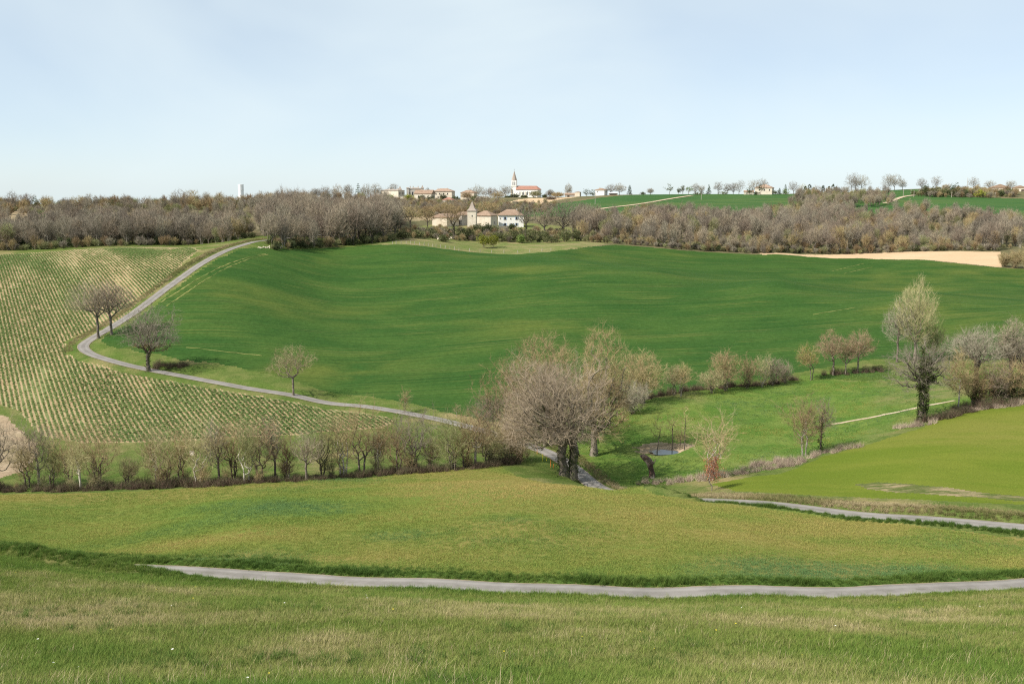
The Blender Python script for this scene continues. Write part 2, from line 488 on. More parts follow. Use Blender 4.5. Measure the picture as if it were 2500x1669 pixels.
M = {}
_a, _b = ground(900, 900), ground(1500, 860)
WHEATROT = -math.atan2(_b[1] - _a[1], _b[0] - _a[0])
M['bank'] = grass_mat('grass bank', (0.105, 0.130, 0.036), (0.16, 0.155, 0.055), (0.25, 0.205, 0.11), 0.05, 0.30, 7.0, 0.42, 0.66, bump=0.5, speck=0.6)
M['meadow'] = grass_mat('meadow', (0.125, 0.180, 0.036), (0.180, 0.195, 0.046), (0.24, 0.20, 0.066), 0.030, 0.07, 5.0, 0.40, 0.60, rot=0.15, stretch=(0.6, 1.6, 1), bump=0.35, speck=0.55)
M['pasture'] = grass_mat('pasture', (0.085, 0.155, 0.028), (0.150, 0.200, 0.046), (0.205, 0.185, 0.080), 0.025, 0.16, 2.2, 0.48, 0.72, bump=0.55, speck=0.6, bdist=0.4)
M['young'] = grass_mat('young wheat', (0.116, 0.156, 0.020), (0.148, 0.174, 0.027), (0.172, 0.175, 0.038), 0.018, 0.10, 4.0, 0.50, 0.72, rot=0.5, stretch=(0.5, 1.6, 1), bump=0.5, speck=0.5)
M['wheat'] = grass_mat('wheat', (0.034, 0.083, 0.018), (0.051, 0.102, 0.022), (0.112, 0.134, 0.030), 0.016, 0.06, 0.9, 0.48, 0.78,
                       rot=WHEATROT, stretch=(0.7, 1.25, 1), drill=WHEATROT, bump=0.5, speck=0.5, bdist=0.4)
M['far'] = grass_mat('far wheat', (0.042, 0.098, 0.030), (0.062, 0.118, 0.034), (0.10, 0.125, 0.042), 0.006, 0.03, 0.8, 0.5, 0.75,
                     rot=0.1, stretch=(0.5, 1.6, 1), bump=0.2, speck=0.25)
M['rough'] = grass_mat('rough grass', (0.135, 0.170, 0.050), (0.205, 0.190, 0.080), (0.30, 0.24, 0.13), 0.03, 0.12, 1.6, 0.40, 0.66, bump=0.6, speck=0.5, bdist=0.4)
M['verge'] = grass_mat('verge grass', (0.085, 0.130, 0.028), (0.145, 0.165, 0.050), (0.27, 0.215, 0.105), 0.05, 0.22, 2.4, 0.48, 0.70, bump=0.6, speck=0.5, bdist=0.4)
M['floor'] = grass_mat('woodland floor', (0.105, 0.105, 0.050), (0.16, 0.135, 0.075), (0.22, 0.175, 0.10), 0.03, 0.15, 1.0, 0.4, 0.7, bump=0.5, speck=0.5)
M['tanhill'] = grass_mat('dry hillside', (0.25, 0.205, 0.12), (0.33, 0.255, 0.155), (0.38, 0.28, 0.18), 0.02, 0.08, 0.8, 0.4, 0.7, bump=0.4, speck=0.35)
M['plough'] = grass_mat('ploughed soil', (0.50, 0.355, 0.22), (0.55, 0.40, 0.255), (0.45, 0.31, 0.19), 0.02, 0.1, 0.9, 0.5, 0.8, rot=-0.1, stretch=(0.4, 2, 1), bump=0.25, speck=0.22)
M['soilbank'] = grass_mat('bare soil bank', (0.33, 0.24, 0.16), (0.40, 0.31, 0.21), (0.24, 0.20, 0.10), 0.06, 0.3, 1.6, 0.45, 0.7, bump=0.6, speck=0.45)
M['mud'] = grass_mat('pond mud', (0.22, 0.165, 0.10), (0.36, 0.27, 0.18), (0.42, 0.32, 0.22), 0.2, 0.6, 3.0, 0.45, 0.7, bump=0.5, speck=0.4)
M['lush'] = grass_mat('lush grass', (0.055, 0.105, 0.020), (0.090, 0.140, 0.030), (0.15, 0.16, 0.05), 0.05, 0.3, 3.0, 0.55, 0.8, bump=0.7, speck=0.5, bdist=0.4)

M['patch'] = grass_mat('thin trampled patch', (0.085, 0.115, 0.030), (0.13, 0.135, 0.05), (0.30, 0.235, 0.14), 0.35, 0.9, 3.0, 0.46, 0.62, rot=0.1, stretch=(0.5, 1.6, 1), bump=0.6, speck=0.5)
def crop_mat():
    """pale dry soil with a green film; the plants in their rows stand on it"""
    m, nt, out = new_mat('crop soil')
    p = wpos(nt)
    n1 = noise(nt, mapping(nt, p, ROWROT, (1.5, 0.6, 1)), 0.035, 3, 0.6); n2 = noise(nt, p, 0.35, 4, 0.65); n3 = noise(nt, p, 3.0, 4, 0.75)
    soil = mixc(nt, ramp(nt, n2, 0.3, 0.7), (0.30, 0.212, 0.115), (0.39, 0.292, 0.168))
    soil = mixc(nt, ramp(nt, n3, 0.45, 0.75, 0, 0.7), soil, (0.24, 0.165, 0.09))
    sx = N(nt, 'ShaderNodeSeparateXYZ'); nt.links.new(mapping(nt, p, ROWROT), sx.inputs[0])
    ph = math_n(nt, 'FRACT', math_n(nt, 'DIVIDE', math_n(nt, 'SUBTRACT', sx.outputs[0], ROWX0), ROWSTEP))
    row = math_n(nt, 'MULTIPLY', math_n(nt, 'ABSOLUTE', math_n(nt, 'SUBTRACT', ph, 0.5)), 2.0)      # 1 on the drilled line, 0 between
    f = math_n(nt, 'ADD', row, math_n(nt, 'MULTIPLY', math_n(nt, 'SUBTRACT', n3, 0.5), 1.1))
    f = math_n(nt, 'ADD', f, math_n(nt, 'MULTIPLY', math_n(nt, 'SUBTRACT', n1, 0.5), 1.7))
    f = math_n(nt, 'ADD', f, math_n(nt, 'MULTIPLY', math_n(nt, 'SUBTRACT', n2, 0.5), 1.0))
    c = mixc(nt, ramp(nt, f, 0.38, 0.62, 0.0, 0.9), soil, mixc(nt, ramp(nt, n3, 0.35, 0.65), (0.085, 0.125, 0.040), (0.135, 0.165, 0.055)))
    finish(nt, out, c, 0.92, n3, 0.2, 0.6, 0.1)
    return m
ra, rb = ground(300, 940), ground(350, 1030)
ROWROT = -math.atan2(ra[1] - rb[1], ra[0] - rb[0]) + math.pi / 2
ROWSTEP = 0.95
ROWC = np.array([-80.0, 290.0])
ROWX0 = ROWC[0] * math.cos(ROWROT) - ROWC[1] * math.sin(ROWROT)
M['crop'] = crop_mat()

lineA, zA, wA = ROADS['near']
cxm = 0.25 * (GX[:-1, :-1] + GX[1:, :-1] + GX[:-1, 1:] + GX[1:, 1:])
cym = 0.25 * (GY[:-1, :-1] + GY[1:, :-1] + GY[:-1, 1:] + GY[1:, 1:])
jx = cxm + (vnoise(cxm, cym, 2.2, 31) - 0.5) * 1.1 * np.clip(cym / 220, 0.3, 1.6)
jy = cym + (vnoise(cxm, cym, 2.2, 32) - 0.5) * 1.3 * np.clip(cym / 220, 0.3, 1.6)
PID = np.zeros(cxm.shape, int)                     # 0 = rough verge
NAMES = [('verge', 'verge')]
def parcel(name, mat, pts=None, mask=None):
    NAMES.append((name, mat)); k = len(NAMES) - 1
    if mask is None: mask = inside(jx, jy, poly(pts))
    PID[mask] = k
parcel('woodland_floor', 'floor', mask=cym > 455)
parcel('grass_bank', 'bank', mask=jy < np.interp(jx, lineA[:, 0], lineA[:, 1]))
MEADOW_FAR = [(-400, 1213), (0, 1207), (300, 1200), (600, 1181), (900, 1161), (1100, 1141), (1210, 1124), (1255, 1160), (1330, 1179), (1400, 1185), (1440, 1190), (1490, 1195), (1600, 1207), (1700, 1220),
              (1780, 1231), (1900, 1245), (2100, 1269), (2300, 1291), (2500, 1316), (2700, 1338), (2900, 1358)]
far_line = poly(MEADOW_FAR)
oo = np.argsort(far_line[:, 0]); far_line = far_line[oo]
nearY = np.interp(jx, lineA[:, 0], lineA[:, 1])
near_dist = np.full(cxm.shape, 99.0)
_s = (cym < 110) & (cym > 60)
near_dist[_s] = near_line(jx[_s], jy[_s], lineA[::4])[0]
parcel('meadow', 'meadow', mask=(jy >= nearY) & (jy < np.interp(jx, far_line[:, 0], far_line[:, 1])))
parcel('lush_verge', 'lush', mask=(near_dist < 4.0) & (jy >= nearY - 0.0))
parcel('crop_field', 'crop', [(-420, 645), (0, 621), (150, 612), (300, 604), (460, 603), (487, 611), (405, 688), (339, 738), (288, 785), (234, 802), (180, 820), (158, 835), (160, 862), (200, 884), (300, 908),
                              (400, 926), (600, 962), (750, 989), (900, 1010), (975, 1024), (930, 1045), (700, 1062), (500, 1072), (358, 1079), (194, 1082), (104, 1063), (45, 1003), (0, 985), (-420, 960)])
parcel('soil_bank', 'soilbank', [(-300, 985), (0, 1008), (40, 1040), (86, 1085), (90, 1110), (60, 1150), (0, 1168), (-300, 1180)])
parcel('wheat_field', 'wheat', [(1120, 1013), (1000, 985), (900, 968), (760, 944), (650, 912), (540, 888), (450, 880), (400, 868), (330, 858), (270, 846), (248, 832), (262, 816), (315, 790), (385, 740), (420, 712),
                               (470, 675), (520, 640), (590, 607), (650, 606), (700, 609), (800, 604), (900, 599), (1000, 598), (1050, 603), (1130, 613), (1200, 619), (1280, 620), (1330, 616), (1400, 608), (1450, 601),
                               (1500, 597), (1600, 605), (1750, 616), (1860, 622), (2100, 631), (2440, 654), (2500, 659), (2900, 685), (2900, 850), (2500, 876), (2300, 880), (2130, 876), (2060, 890), (1950, 908), (1900, 925),
                               (1700, 950), (1600, 966), (1500, 986), (1330, 1022), (1200, 1030)])
parcel('pasture', 'pasture', [(1330, 1075), (1300, 1045), (1500, 1000), (1600, 972), (1700, 957), (1900, 932), (1960, 918), (2060, 905), (2150, 900), (2300, 905), (2500, 900), (2800, 880), (2800, 930), (2500, 975), (2350, 995), (2250, 1030), (2100, 1085), (2000, 1112),
                              (1880, 1150), (1760, 1166), (1600, 1180), (1520, 1186), (1470, 1180), (1430, 1150), (1395, 1120)])
parcel('green_strip', 'wheat', [(2000, 918), (2080, 906), (2180, 903), (2190, 925), (2110, 930), (2000, 924)])
parcel('young_wheat_field', 'young', [(1740, 1182), (1790, 1171), (1900, 1156), (2010, 1114), (2100, 1090), (2180, 1066), (2260, 1040), (2350, 1004), (2500, 986), (2900, 940), (2900, 1250), (2500, 1232), (2300, 1222), (2100, 1214), (1900, 1205), (1800, 1198)])
parcel('bare_patch', 'patch', [(2085, 1182), (2150, 1177), (2260, 1186), (2380, 1200), (2500, 1210), (2700, 1222), (2700, 1236), (2500, 1224), (2330, 1210), (2200, 1203), (2120, 1194)])
parcel('ploughed_field', 'plough', [(1855, 618), (1950, 621), (2100, 618), (2250, 614), (2445, 615), (2445, 653), (2100, 630), (1860, 622)])
parcel('rough_pasture', 'rough', [(905, 598), (1000, 585), (1060, 578), (1180, 572), (1300, 570), (1420, 580), (1500, 590), (1450, 601), (1400, 608), (1330, 616), (1280, 620), (1200, 619), (1130, 613), (1050, 603), (1000, 598)])
parcel('knoll', 'rough', [(930, 590), (980, 560), (1050, 548), (1300, 545), (1420, 560), (1430, 578), (1300, 570), (1180, 572), (1060, 578)])
parcel('tan_hillside', 'tanhill', [(-400, 560), (0, 562), (120, 568), (220, 572), (230, 545), (120, 518), (0, 508), (-400, 508)])
parcel('dry_slope', 'tanhill', [(920, 535), (1000, 540), (1150, 532), (1330, 522), (1360, 500), (1240, 508), (1100, 503), (950, 508)])
parcel('far_green_field', 'far', [(1230, 512), (1340, 499), (1420, 490), (1480, 481), (1620, 474), (1700, 474), (1930, 474), (2050, 473), (2150, 464), (2250, 463), (2330, 480), (2500, 486), (2900, 486), (2900, 525), (2500, 530), (2000, 530), (1700, 530), (1400, 530), (1230, 530)])
parcel('church_field', 'plough', [(1232, 507), (1228, 499), (1265, 487), (1300, 484), (1350, 483), (1410, 481), (1350, 490), (1330, 500)])
mudm = np.sqrt(((cxm - POND[0] - 0.3) / 5.2) ** 2 + ((cym - POND[1] - 1.6) / 3.2) ** 2) + (vnoise(cxm, cym, 1.5, 5) - 0.5) * 0.5 < 1.0
parcel('pond_bank', 'mud', mask=mudm)

VID = np.arange(NU * NV).reshape(NV, NU)
quads = np.stack([VID[:-1, :-1], VID[:-1, 1:], VID[1:, 1:], VID[1:, :-1]], -1)
ALLV = np.stack([GX.ravel(), GY.ravel(), GZ.ravel()], 1)
visible_rows = GY[:-1, :-1] < 4300
for k, (nm, mt) in enumerate(NAMES):
    q = quads[(PID == k) & visible_rows].reshape(-1, 4)
    if not len(q): continue
    used, inv = np.unique(q.ravel(), return_inverse=True)
    me = mesh_np(nm, ALLV[used], None, M[mt], inv.reshape(-1, 4), True)
    tag(mesh_obj(nm, me), kind='structure')

# ------------------------------------------------------------------ lanes and tracks
def asphalt():
    m, nt, out = new_mat('worn asphalt')
    p = wpos(nt)
    a = noise(nt, p, 0.35, 4, 0.6); b = noise(nt, p, 18, 3, 0.7); d = noise(nt, p, 2.2, 4, 0.7)
    c = mixc(nt, ramp(nt, a, 0.35, 0.7), (0.165, 0.152, 0.138), (0.225, 0.208, 0.19))
    c = mixc(nt, ramp(nt, d, 0.55, 0.8, 0, 0.45), c, (0.155, 0.14, 0.125))
    c = mixc(nt, ramp(nt, b, 0.35, 0.75, 0, 0.3), c, (0.28, 0.262, 0.242))
    at = N(nt, 'ShaderNodeAttribute', attribute_name='across')            # -1 .. 1 from edge to edge
    ac = math_n(nt, 'ABSOLUTE', at.outputs['Fac'])
    wear = math_n(nt, 'MULTIPLY', math_n(nt, 'MULTIPLY', ramp(nt, ac, 0.22, 0.42), ramp(nt, ac, 0.78, 0.58)), ramp(nt, a, 0.25, 0.7, 0.25, 0.8))
    c = mixc(nt, wear, c, (0.27, 0.252, 0.232))                            # pale wheel tracks
    mid = math_n(nt, 'MULTIPLY', ramp(nt, ac, 0.20, 0.04), ramp(nt, noise(nt, p, 0.8, 3), 0.45, 0.65))
    c = mixc(nt, math_n(nt, 'MULTIPLY', mid, 0.55), c, (0.13, 0.125, 0.095))
    edge = math_n(nt, 'ADD', ramp(nt, ac, 0.74, 1.0), math_n(nt, 'MULTIPLY', math_n(nt, 'SUBTRACT', d, 0.5), 1.3))
    c = mixc(nt, ramp(nt, edge, 0.45, 0.8), c, (0.25, 0.205, 0.145))      # soil and grit creeping over the edge
    finish(nt, out, c, 0.95, b, 0.02, 0.5, 0.05)
    return m
M['asphalt'] = asphalt()
M['track'] = grass_mat('dirt track', (0.44, 0.34, 0.235), (0.52, 0.42, 0.31), (0.30, 0.26, 0.13), 0.05, 0.4, 2.5, 0.5, 0.8, bump=0.4, speck=0.3)
M['trod'] = grass_mat('trodden wheat', (0.17, 0.18, 0.055), (0.25, 0.235, 0.09), (0.09, 0.13, 0.035), 0.1, 0.3, 2.5, 0.4, 0.6, bump=0.4, speck=0.3)
def ribbon(name, line, z, width, mat, lift=0.03, seed=0, cross=9, ragged=0.05):
    T = np.gradient(line, axis=0)[:, :2]; T /= np.linalg.norm(T, axis=1)[:, None]
    Nn = np.stack([-T[:, 1], T[:, 0]], 1)
    r = np.random.default_rng(seed)
    V = []
    for c in range(cross):
        s = c / (cross - 1) * 2 - 1
        o = s * width / 2
        if abs(s) == 1: o = o + r.uniform(-ragged, ragged, len(line))
        else: o = np.full(len(line), o)
        xy = line[:, :2] + Nn * o[:, None] if np.ndim(o) else line[:, :2] + Nn * o
        crown = 0.05 * (1 - s * s)
        zz = (z + crown + lift) if z is not None else bil(GZ, xy[:, 0], xy[:, 1]) + lift + crown
        V.append(np.column_stack([xy, zz]))
    V = np.stack(V, 1); n = len(line)
    idx = np.arange(n * cross).reshape(n, cross)
    q = np.stack([idx[:-1, :-1], idx[:-1, 1:], idx[1:, 1:], idx[1:, :-1]], -1).reshape(-1, 4)[:, ::-1]
    me = mesh_np(name, V.reshape(-1, 3), None, mat, q, True)
    at = me.attributes.new('across', 'FLOAT', 'POINT'); at.data.foreach_set('value', np.tile(np.linspace(-1, 1, cross), n).astype(np.float32))
    o = mesh_obj(name, me)
    tag(o, kind='structure')
    return o
ribbon('near_lane', *ROADS['near'], M['asphalt'], seed=1)
ribbon('valley_lane', *ROADS['valley'], M['asphalt'], seed=2)
def track(name, pts, width, mat=None, lift=0.05):
    L = spline(np.array([ground(*p)[:2] for p in pts]), 1.5)
    ribbon(name, L, None, width, mat or M['track'], lift, seed=3, cross=4, ragged=0.3)
track('dirt_track', [(2030, 1036), (2120, 1020), (2200, 1004), (2260, 991), (2330, 978)], 1.2)
track('field_path', [(1420, 522), (1470, 510), (1560, 499), (1630, 487), (1690, 478)], 4.0, lift=0.3)
track('farm_path', [(2160, 497), (2185, 488), (2205, 481), (2232, 477)], 4.0, lift=0.3)
for c, (a, b) in enumerate((((392, 738), (648, 620)), ((405, 748), (655, 621)))):
    pa = [(a[0] + (b[0] - a[0]) * s, a[1] + (b[1] - a[1]) * s - 22 * math.sin(math.pi * s) * (0.55 + 0.5 * s)) for s in np.linspace(0, 1, 9)]
    track('wheel_track', pa, 0.42, M['trod'], lift=0.02)

for a, b in (((1984, 768), (2086, 751)), ((2030, 662), (2110, 643)), ((2060, 668), (2130, 652)), ((455, 848), (640, 868))):
    track('wheel_track', [(a[0] + (b[0] - a[0]) * s, a[1] + (b[1] - a[1]) * s) for s in (0, 0.33, 0.66, 1)], 0.3, M['trod'], lift=0.02)

# ------------------------------------------------------------------ pond water
def water_mat():
    m, nt, out = new_mat('pond water')
    b = noise(nt, wpos(nt), 3.0, 2)
    finish(nt, out, (0.02, 0.03, 0.03), 0.04, b, 0.01, 0.15, 0.5)
    return m
M['water'] = water_mat()
a = np.linspace(0, 2 * math.pi, 40, endpoint=False)
rr = 1 + 0.12 * np.sin(3 * a + 1) + 0.08 * np.sin(5 * a)
V = np.column_stack([POND[0] + 0.5 + 2.7 * rr * np.cos(a), POND[1] - 0.3 + 1.7 * rr * np.sin(a), np.full(40, POND_Z + 0.03)])
V = np.vstack([[POND[0] + 0.5, POND[1] - 0.3, POND_Z + 0.03], V])
T = np.array([[0, i + 1, (i + 1) % 40 + 1] for i in range(40)])
tag(mesh_obj('pond_water', mesh_np('pond_water', V, T, M['water'])), kind='structure')
# ------------------------------------------------------------------ plant materials
def bark_mat(name, c1, c2, spots=None, scale=1.5, rough=0.9):
    m, nt, out = new_mat(name)
    tcn = N(nt, 'ShaderNodeTexCoord'); p = tcn.outputs['Object']
    n1 = noise(nt, p, scale, 3, 0.6); n2 = noise(nt, p, 0.35, 2, 0.5)
    oi = N(nt, 'ShaderNodeObjectInfo')
    c = mixc(nt, ramp(nt, n1, 0.3, 0.7), c1, c2)
    if spots: c = mixc(nt, ramp(nt, n2, 0.45, 0.68, 0, spots[1]), c, spots[0])
    v = N(nt, 'ShaderNodeHueSaturation')
    nt.links.new(c, v.inputs['Color'])
    nt.links.new(ramp(nt, oi.outputs['Random'], 0.0, 1.0, 0.78, 1.22), v.inputs['Value'])
    nt.links.new(ramp(nt, oi.outputs['Random'], 0.0, 1.0, 0.488, 0.512), v.inputs['Hue'])
    finish(nt, out, v.outputs[0], rough, None, spec=0.15)
    return m
def leaf_mat(name, c1, c2, c3=None, transl=0.25, scale=0.9):
    m, nt, out = new_mat(name)
    tcn = N(nt, 'ShaderNodeTexCoord'); p = tcn.outputs['Object']
    n1 = noise(nt, p, scale, 3, 0.6); n2 = noise(nt, p, scale * 6, 2, 0.6)
    oi = N(nt, 'ShaderNodeObjectInfo')
    c = mixc(nt, ramp(nt, n1, 0.3, 0.7), c1, c2)
    if c3: c = mixc(nt, ramp(nt, n2, 0.5, 0.75, 0, 0.7), c, c3)
    v = N(nt, 'ShaderNodeHueSaturation')
    nt.links.new(c, v.inputs['Color'])
    nt.links.new(ramp(nt, oi.outputs['Random'], 0.0, 1.0, 0.8, 1.2), v.inputs['Value'])
    finish(nt, out, v.outputs[0], 0.7, None, spec=0.25, transl=transl)
    return m
M['bark_grey'] = bark_mat('grey bark', (0.125, 0.103, 0.080), (0.235, 0.20, 0.16), ((0.21, 0.22, 0.12), 0.5))
M['bark_dark'] = bark_mat('dark bark', (0.075, 0.062, 0.05), (0.15, 0.125, 0.10), ((0.12, 0.13, 0.06), 0.5))
M['bark_pale'] = bark_mat('pale bark', (0.30, 0.27, 0.22), (0.44, 0.40, 0.34))
M['twig_grey'] = bark_mat('grey twigs', (0.205, 0.175, 0.130), (0.295, 0.255, 0.195), scale=0.6)
M['twig_mauve'] = bark_mat('mauve twigs', (0.225, 0.178, 0.130), (0.315, 0.255, 0.188), scale=0.6)
M['twig_tan'] = bark_mat('tan twigs', (0.265, 0.192, 0.102), (0.35, 0.262, 0.15), ((0.30, 0.26, 0.11), 0.6), scale=0.5)
M['twig_brown'] = bark_mat('brown twigs', (0.210, 0.158, 0.116), (0.29, 0.224, 0.168), scale=0.6)
M['twig_rust'] = bark_mat('rust twigs', (0.30, 0.225, 0.135), (0.39, 0.30, 0.185), ((0.40, 0.27, 0.125), 0.5), scale=0.5)
M['twig_olive'] = bark_mat('olive twigs', (0.19, 0.19, 0.085), (0.27, 0.26, 0.13), scale=0.5)
M['twig_pale'] = bark_mat('pale twigs', (0.295, 0.252, 0.130), (0.39, 0.34, 0.19), scale=0.5)
M['twig_gold'] = bark_mat('gold twigs', (0.31, 0.25, 0.11), (0.42, 0.34, 0.16), scale=0.5)
M['ivy'] = leaf_mat('ivy leaves', (0.030, 0.048, 0.014), (0.075, 0.095, 0.026), (0.17, 0.17, 0.05))
M['bush'] = leaf_mat('evergreen leaves', (0.075, 0.090, 0.034), (0.135, 0.145, 0.055), (0.20, 0.18, 0.085))
M['bush_dark'] = leaf_mat('dark evergreen leaves', (0.040, 0.056, 0.022), (0.080, 0.098, 0.036), (0.13, 0.13, 0.055))
M['bush_yellow'] = leaf_mat('yellow green leaves', (0.16, 0.185, 0.022), (0.27, 0.27, 0.035), (0.33, 0.31, 0.05))
M['bush_fresh'] = leaf_mat('fresh green leaves', (0.10, 0.17, 0.035), (0.18, 0.23, 0.06), (0.25, 0.28, 0.09))
M['leaf_copper'] = leaf_mat('dead copper leaves', (0.24, 0.085, 0.045), (0.36, 0.14, 0.075), (0.42, 0.20, 0.11))
M['conifer'] = leaf_mat('conifer needles', (0.035, 0.062, 0.026), (0.07, 0.10, 0.04), (0.11, 0.14, 0.06))
M['blossom'] = leaf_mat('pale blossom', (0.55, 0.55, 0.48), (0.70, 0.70, 0.64), (0.30, 0.36, 0.16))
M['bramble'] = bark_mat('bramble stems', (0.10, 0.068, 0.05), (0.18, 0.125, 0.09), ((0.11, 0.12, 0.045), 0.6), scale=0.7)
M['reed'] = bark_mat('dry reeds', (0.33, 0.25, 0.19), (0.45, 0.36, 0.28), scale=0.7)

# ------------------------------------------------------------------ bare tree growth
def crown_points(r, n, c, rad, style='round', lump=0.22, shell=0.45):
    """random points through a crown volume with an uneven outline; c = centre, rad = radii"""
    d = r.normal(size=(n, 3)); d /= np.linalg.norm(d, axis=1)[:, None]
    k = r.normal(size=(7, 3)) * 2.6; ph = r.random(7) * 6.28
    f = 1 + lump * np.mean(np.cos(d @ k.T + ph), axis=1) * 2.2
    q = r.random(n) ** (1 / (1.3 + 2 * shell))
    if style == 'round':
        d[:, 2] = np.where(d[:, 2] < -0.45, d[:, 2] * 0.75, d[:, 2])
        P = d * (f * q)[:, None] * np.array(rad) + np.array(c)
    elif style == 'fan':                          # widening upwards from the base
        P = d * (f * q)[:, None]
        zz = (P[:, 2] + 1) / 2
        s = 0.42 + 0.85 * np.clip(zz, 0, 1) ** 0.7
        P[:, 0] *= s; P[:, 1] *= s
        P = P * np.array(rad) + np.array(c)
    elif style == 'column':
        P = d * (f * q)[:, None]
        zz = np.clip((P[:, 2] + 1) / 2, 0, 1)
        s = np.clip(1.25 * np.sin(math.pi * (0.12 + 0.80 * zz)), 0.15, 1.1)
        P[:, 0] *= s; P[:, 1] *= s
        P = P * np.array(rad) + np.array(c)
    return P

def grow(r, base_nodes, pts, bf=0.35, seg=0.9, wob=0.12, lift=0.25, min_node=2):
    """connect crown points one by one to the branch that reaches them on the shortest way from the root"""
    base = np.array(base_nodes, float)
    cap = len(base) + len(pts) * 8 + 16
    nd = np.zeros((cap, 3)); par = np.full(cap, -1); pl = np.zeros(cap)
    nd[:len(base)] = base
    for i in range(1, len(base)):
        par[i] = i - 1; pl[i] = pl[i - 1] + np.linalg.norm(base[i] - base[i - 1])
    k = len(base)
    pen = np.zeros(cap); pen[:min(min_node, len(base) - 1)] = 1e6
    top = base[-1]
    for p in pts[np.argsort(np.linalg.norm(pts - top, axis=1))]:
        d = np.linalg.norm(nd[:k] - p, axis=1)
        j = int(np.argmin(d + bf * pl[:k] + pen[:k]))
        L = d[j]
        m = min(6, max(1, int(round(L / seg))))
        a = nd[j].copy(); prev = j
        side = r.normal(size=3) * wob * L; side[2] = abs(side[2]) * lift
        for s in range(1, m + 1):
            if k >= cap: break
            t = s / m
            nd[k] = a + (p - a) * t + side * math.sin(math.pi * t)
            par[k] = prev; pl[k] = pl[prev] + L / m
            prev = k; k += 1
    return nd[:k], par[:k]

def radii(par, tip, trunk, p=2.5):
    k = len(par); child = np.zeros(k, int)
    for i in range(k):
        if par[i] >= 0: child[par[i]] += 1
    a = np.where(child == 0, 1.0, 0.0)
    for i in range(k - 1, 0, -1): a[par[i]] += a[i]
    rr = a ** (1 / p)
    rr = tip + (trunk - tip) * (rr - 1) / max(rr.max() - 1, 1e-6)
    return rr, child

def tubes(nd, par, rr, sel, sides):
    """tapered prisms along the chosen edges"""
    e = np.nonzero(sel)[0]
    if not len(e): return np.zeros((0, 3)), np.zeros((0, 4), int)
    a = nd[par[e]]; b = nd[e]
    t = b - a; L = np.linalg.norm(t, axis=1)[:, None]; t = t / np.maximum(L, 1e-6)
    up = np.where(np.abs(t[:, 2:3]) > 0.9, np.array([[1.0, 0, 0]]), np.array([[0, 0, 1.0]]))
    u = np.cross(t, up); u /= np.maximum(np.linalg.norm(u, axis=1)[:, None], 1e-6); v = np.cross(t, u)
    ra = np.minimum(rr[par[e]], rr[e] * 1.35)[:, None]; rb = rr[e][:, None]
    ang = np.arange(sides) * 2 * math.pi / sides
    ring = [u * math.cos(x) + v * math.sin(x) for x in ang]
    V = np.stack([a + g * ra for g in ring] + [b + t * rb * 0.3 + g * rb for g in ring], 1)
    n = len(e)
    off = (np.arange(n) * 2 * sides)[:, None]
    Q = np.concatenate([off + np.array([i, (i + 1) % sides, sides + (i + 1) % sides, sides + i]) for i in range(sides)])
    return V.reshape(-1, 3), Q

def twigs(r, nd, par, who, per, length, width, spread=0.8, up=0.25):
    """single thin triangles fanning out from branch ends"""
    e = np.repeat(who, per)
    d = nd[e] - nd[par[e]]; d /= np.maximum(np.linalg.norm(d, axis=1)[:, None], 1e-6)
    d = d + r.normal(size=d.shape) * spread; d[:, 2] += up
    d /= np.linalg.norm(d, axis=1)[:, None]
    L = length * (0.45 + r.random(len(e)))[:, None]
    w = np.cross(d, r.normal(size=d.shape)); w /= np.maximum(np.linalg.norm(w, axis=1)[:, None], 1e-6)
    back = (nd[par[e]] - nd[e]) * (r.random(len(e)) * 0.9)[:, None]
    a = nd[e] + back
    V = np.stack([a - w * width / 2, a + w * width / 2, a + d * L], 1).reshape(-1, 3)
    T = np.arange(len(V)).reshape(-1, 3)
    return V, T

def leaves(r, centres, per, size, spread):
    """small leaf faces clustered round points"""
    c = np.repeat(centres, per, axis=0) + r.normal(size=(len(centres) * per, 3)) * spread
    a = r.normal(size=c.shape); a /= np.linalg.norm(a, axis=1)[:, None]
    b = np.cross(a, r.normal(size=c.shape)); b /= np.maximum(np.linalg.norm(b, axis=1)[:, None], 1e-6)
    s = size * (0.6 + 0.8 * r.random(len(c)))[:, None]
    V = np.stack([c - a * s * 0.5, c + b * s * 0.32, c + a * s * 0.5, c - b * s * 0.32], 1).reshape(-1, 3)
    return V, np.arange(len(V)).reshape(-1, 4)

def joinparts(parts):
    Vs, Ts, Qs, o = [], [], [], 0
    for V, fct in parts:
        if not len(V): continue
        Vs.append(V); fct = np.asarray(fct) + o
        (Ts if fct.shape[1] == 3 else Qs).append(fct)
        o += len(V)
    return np.concatenate(Vs), (np.concatenate(Ts) if Ts else None), (np.concatenate(Qs) if Qs else None)

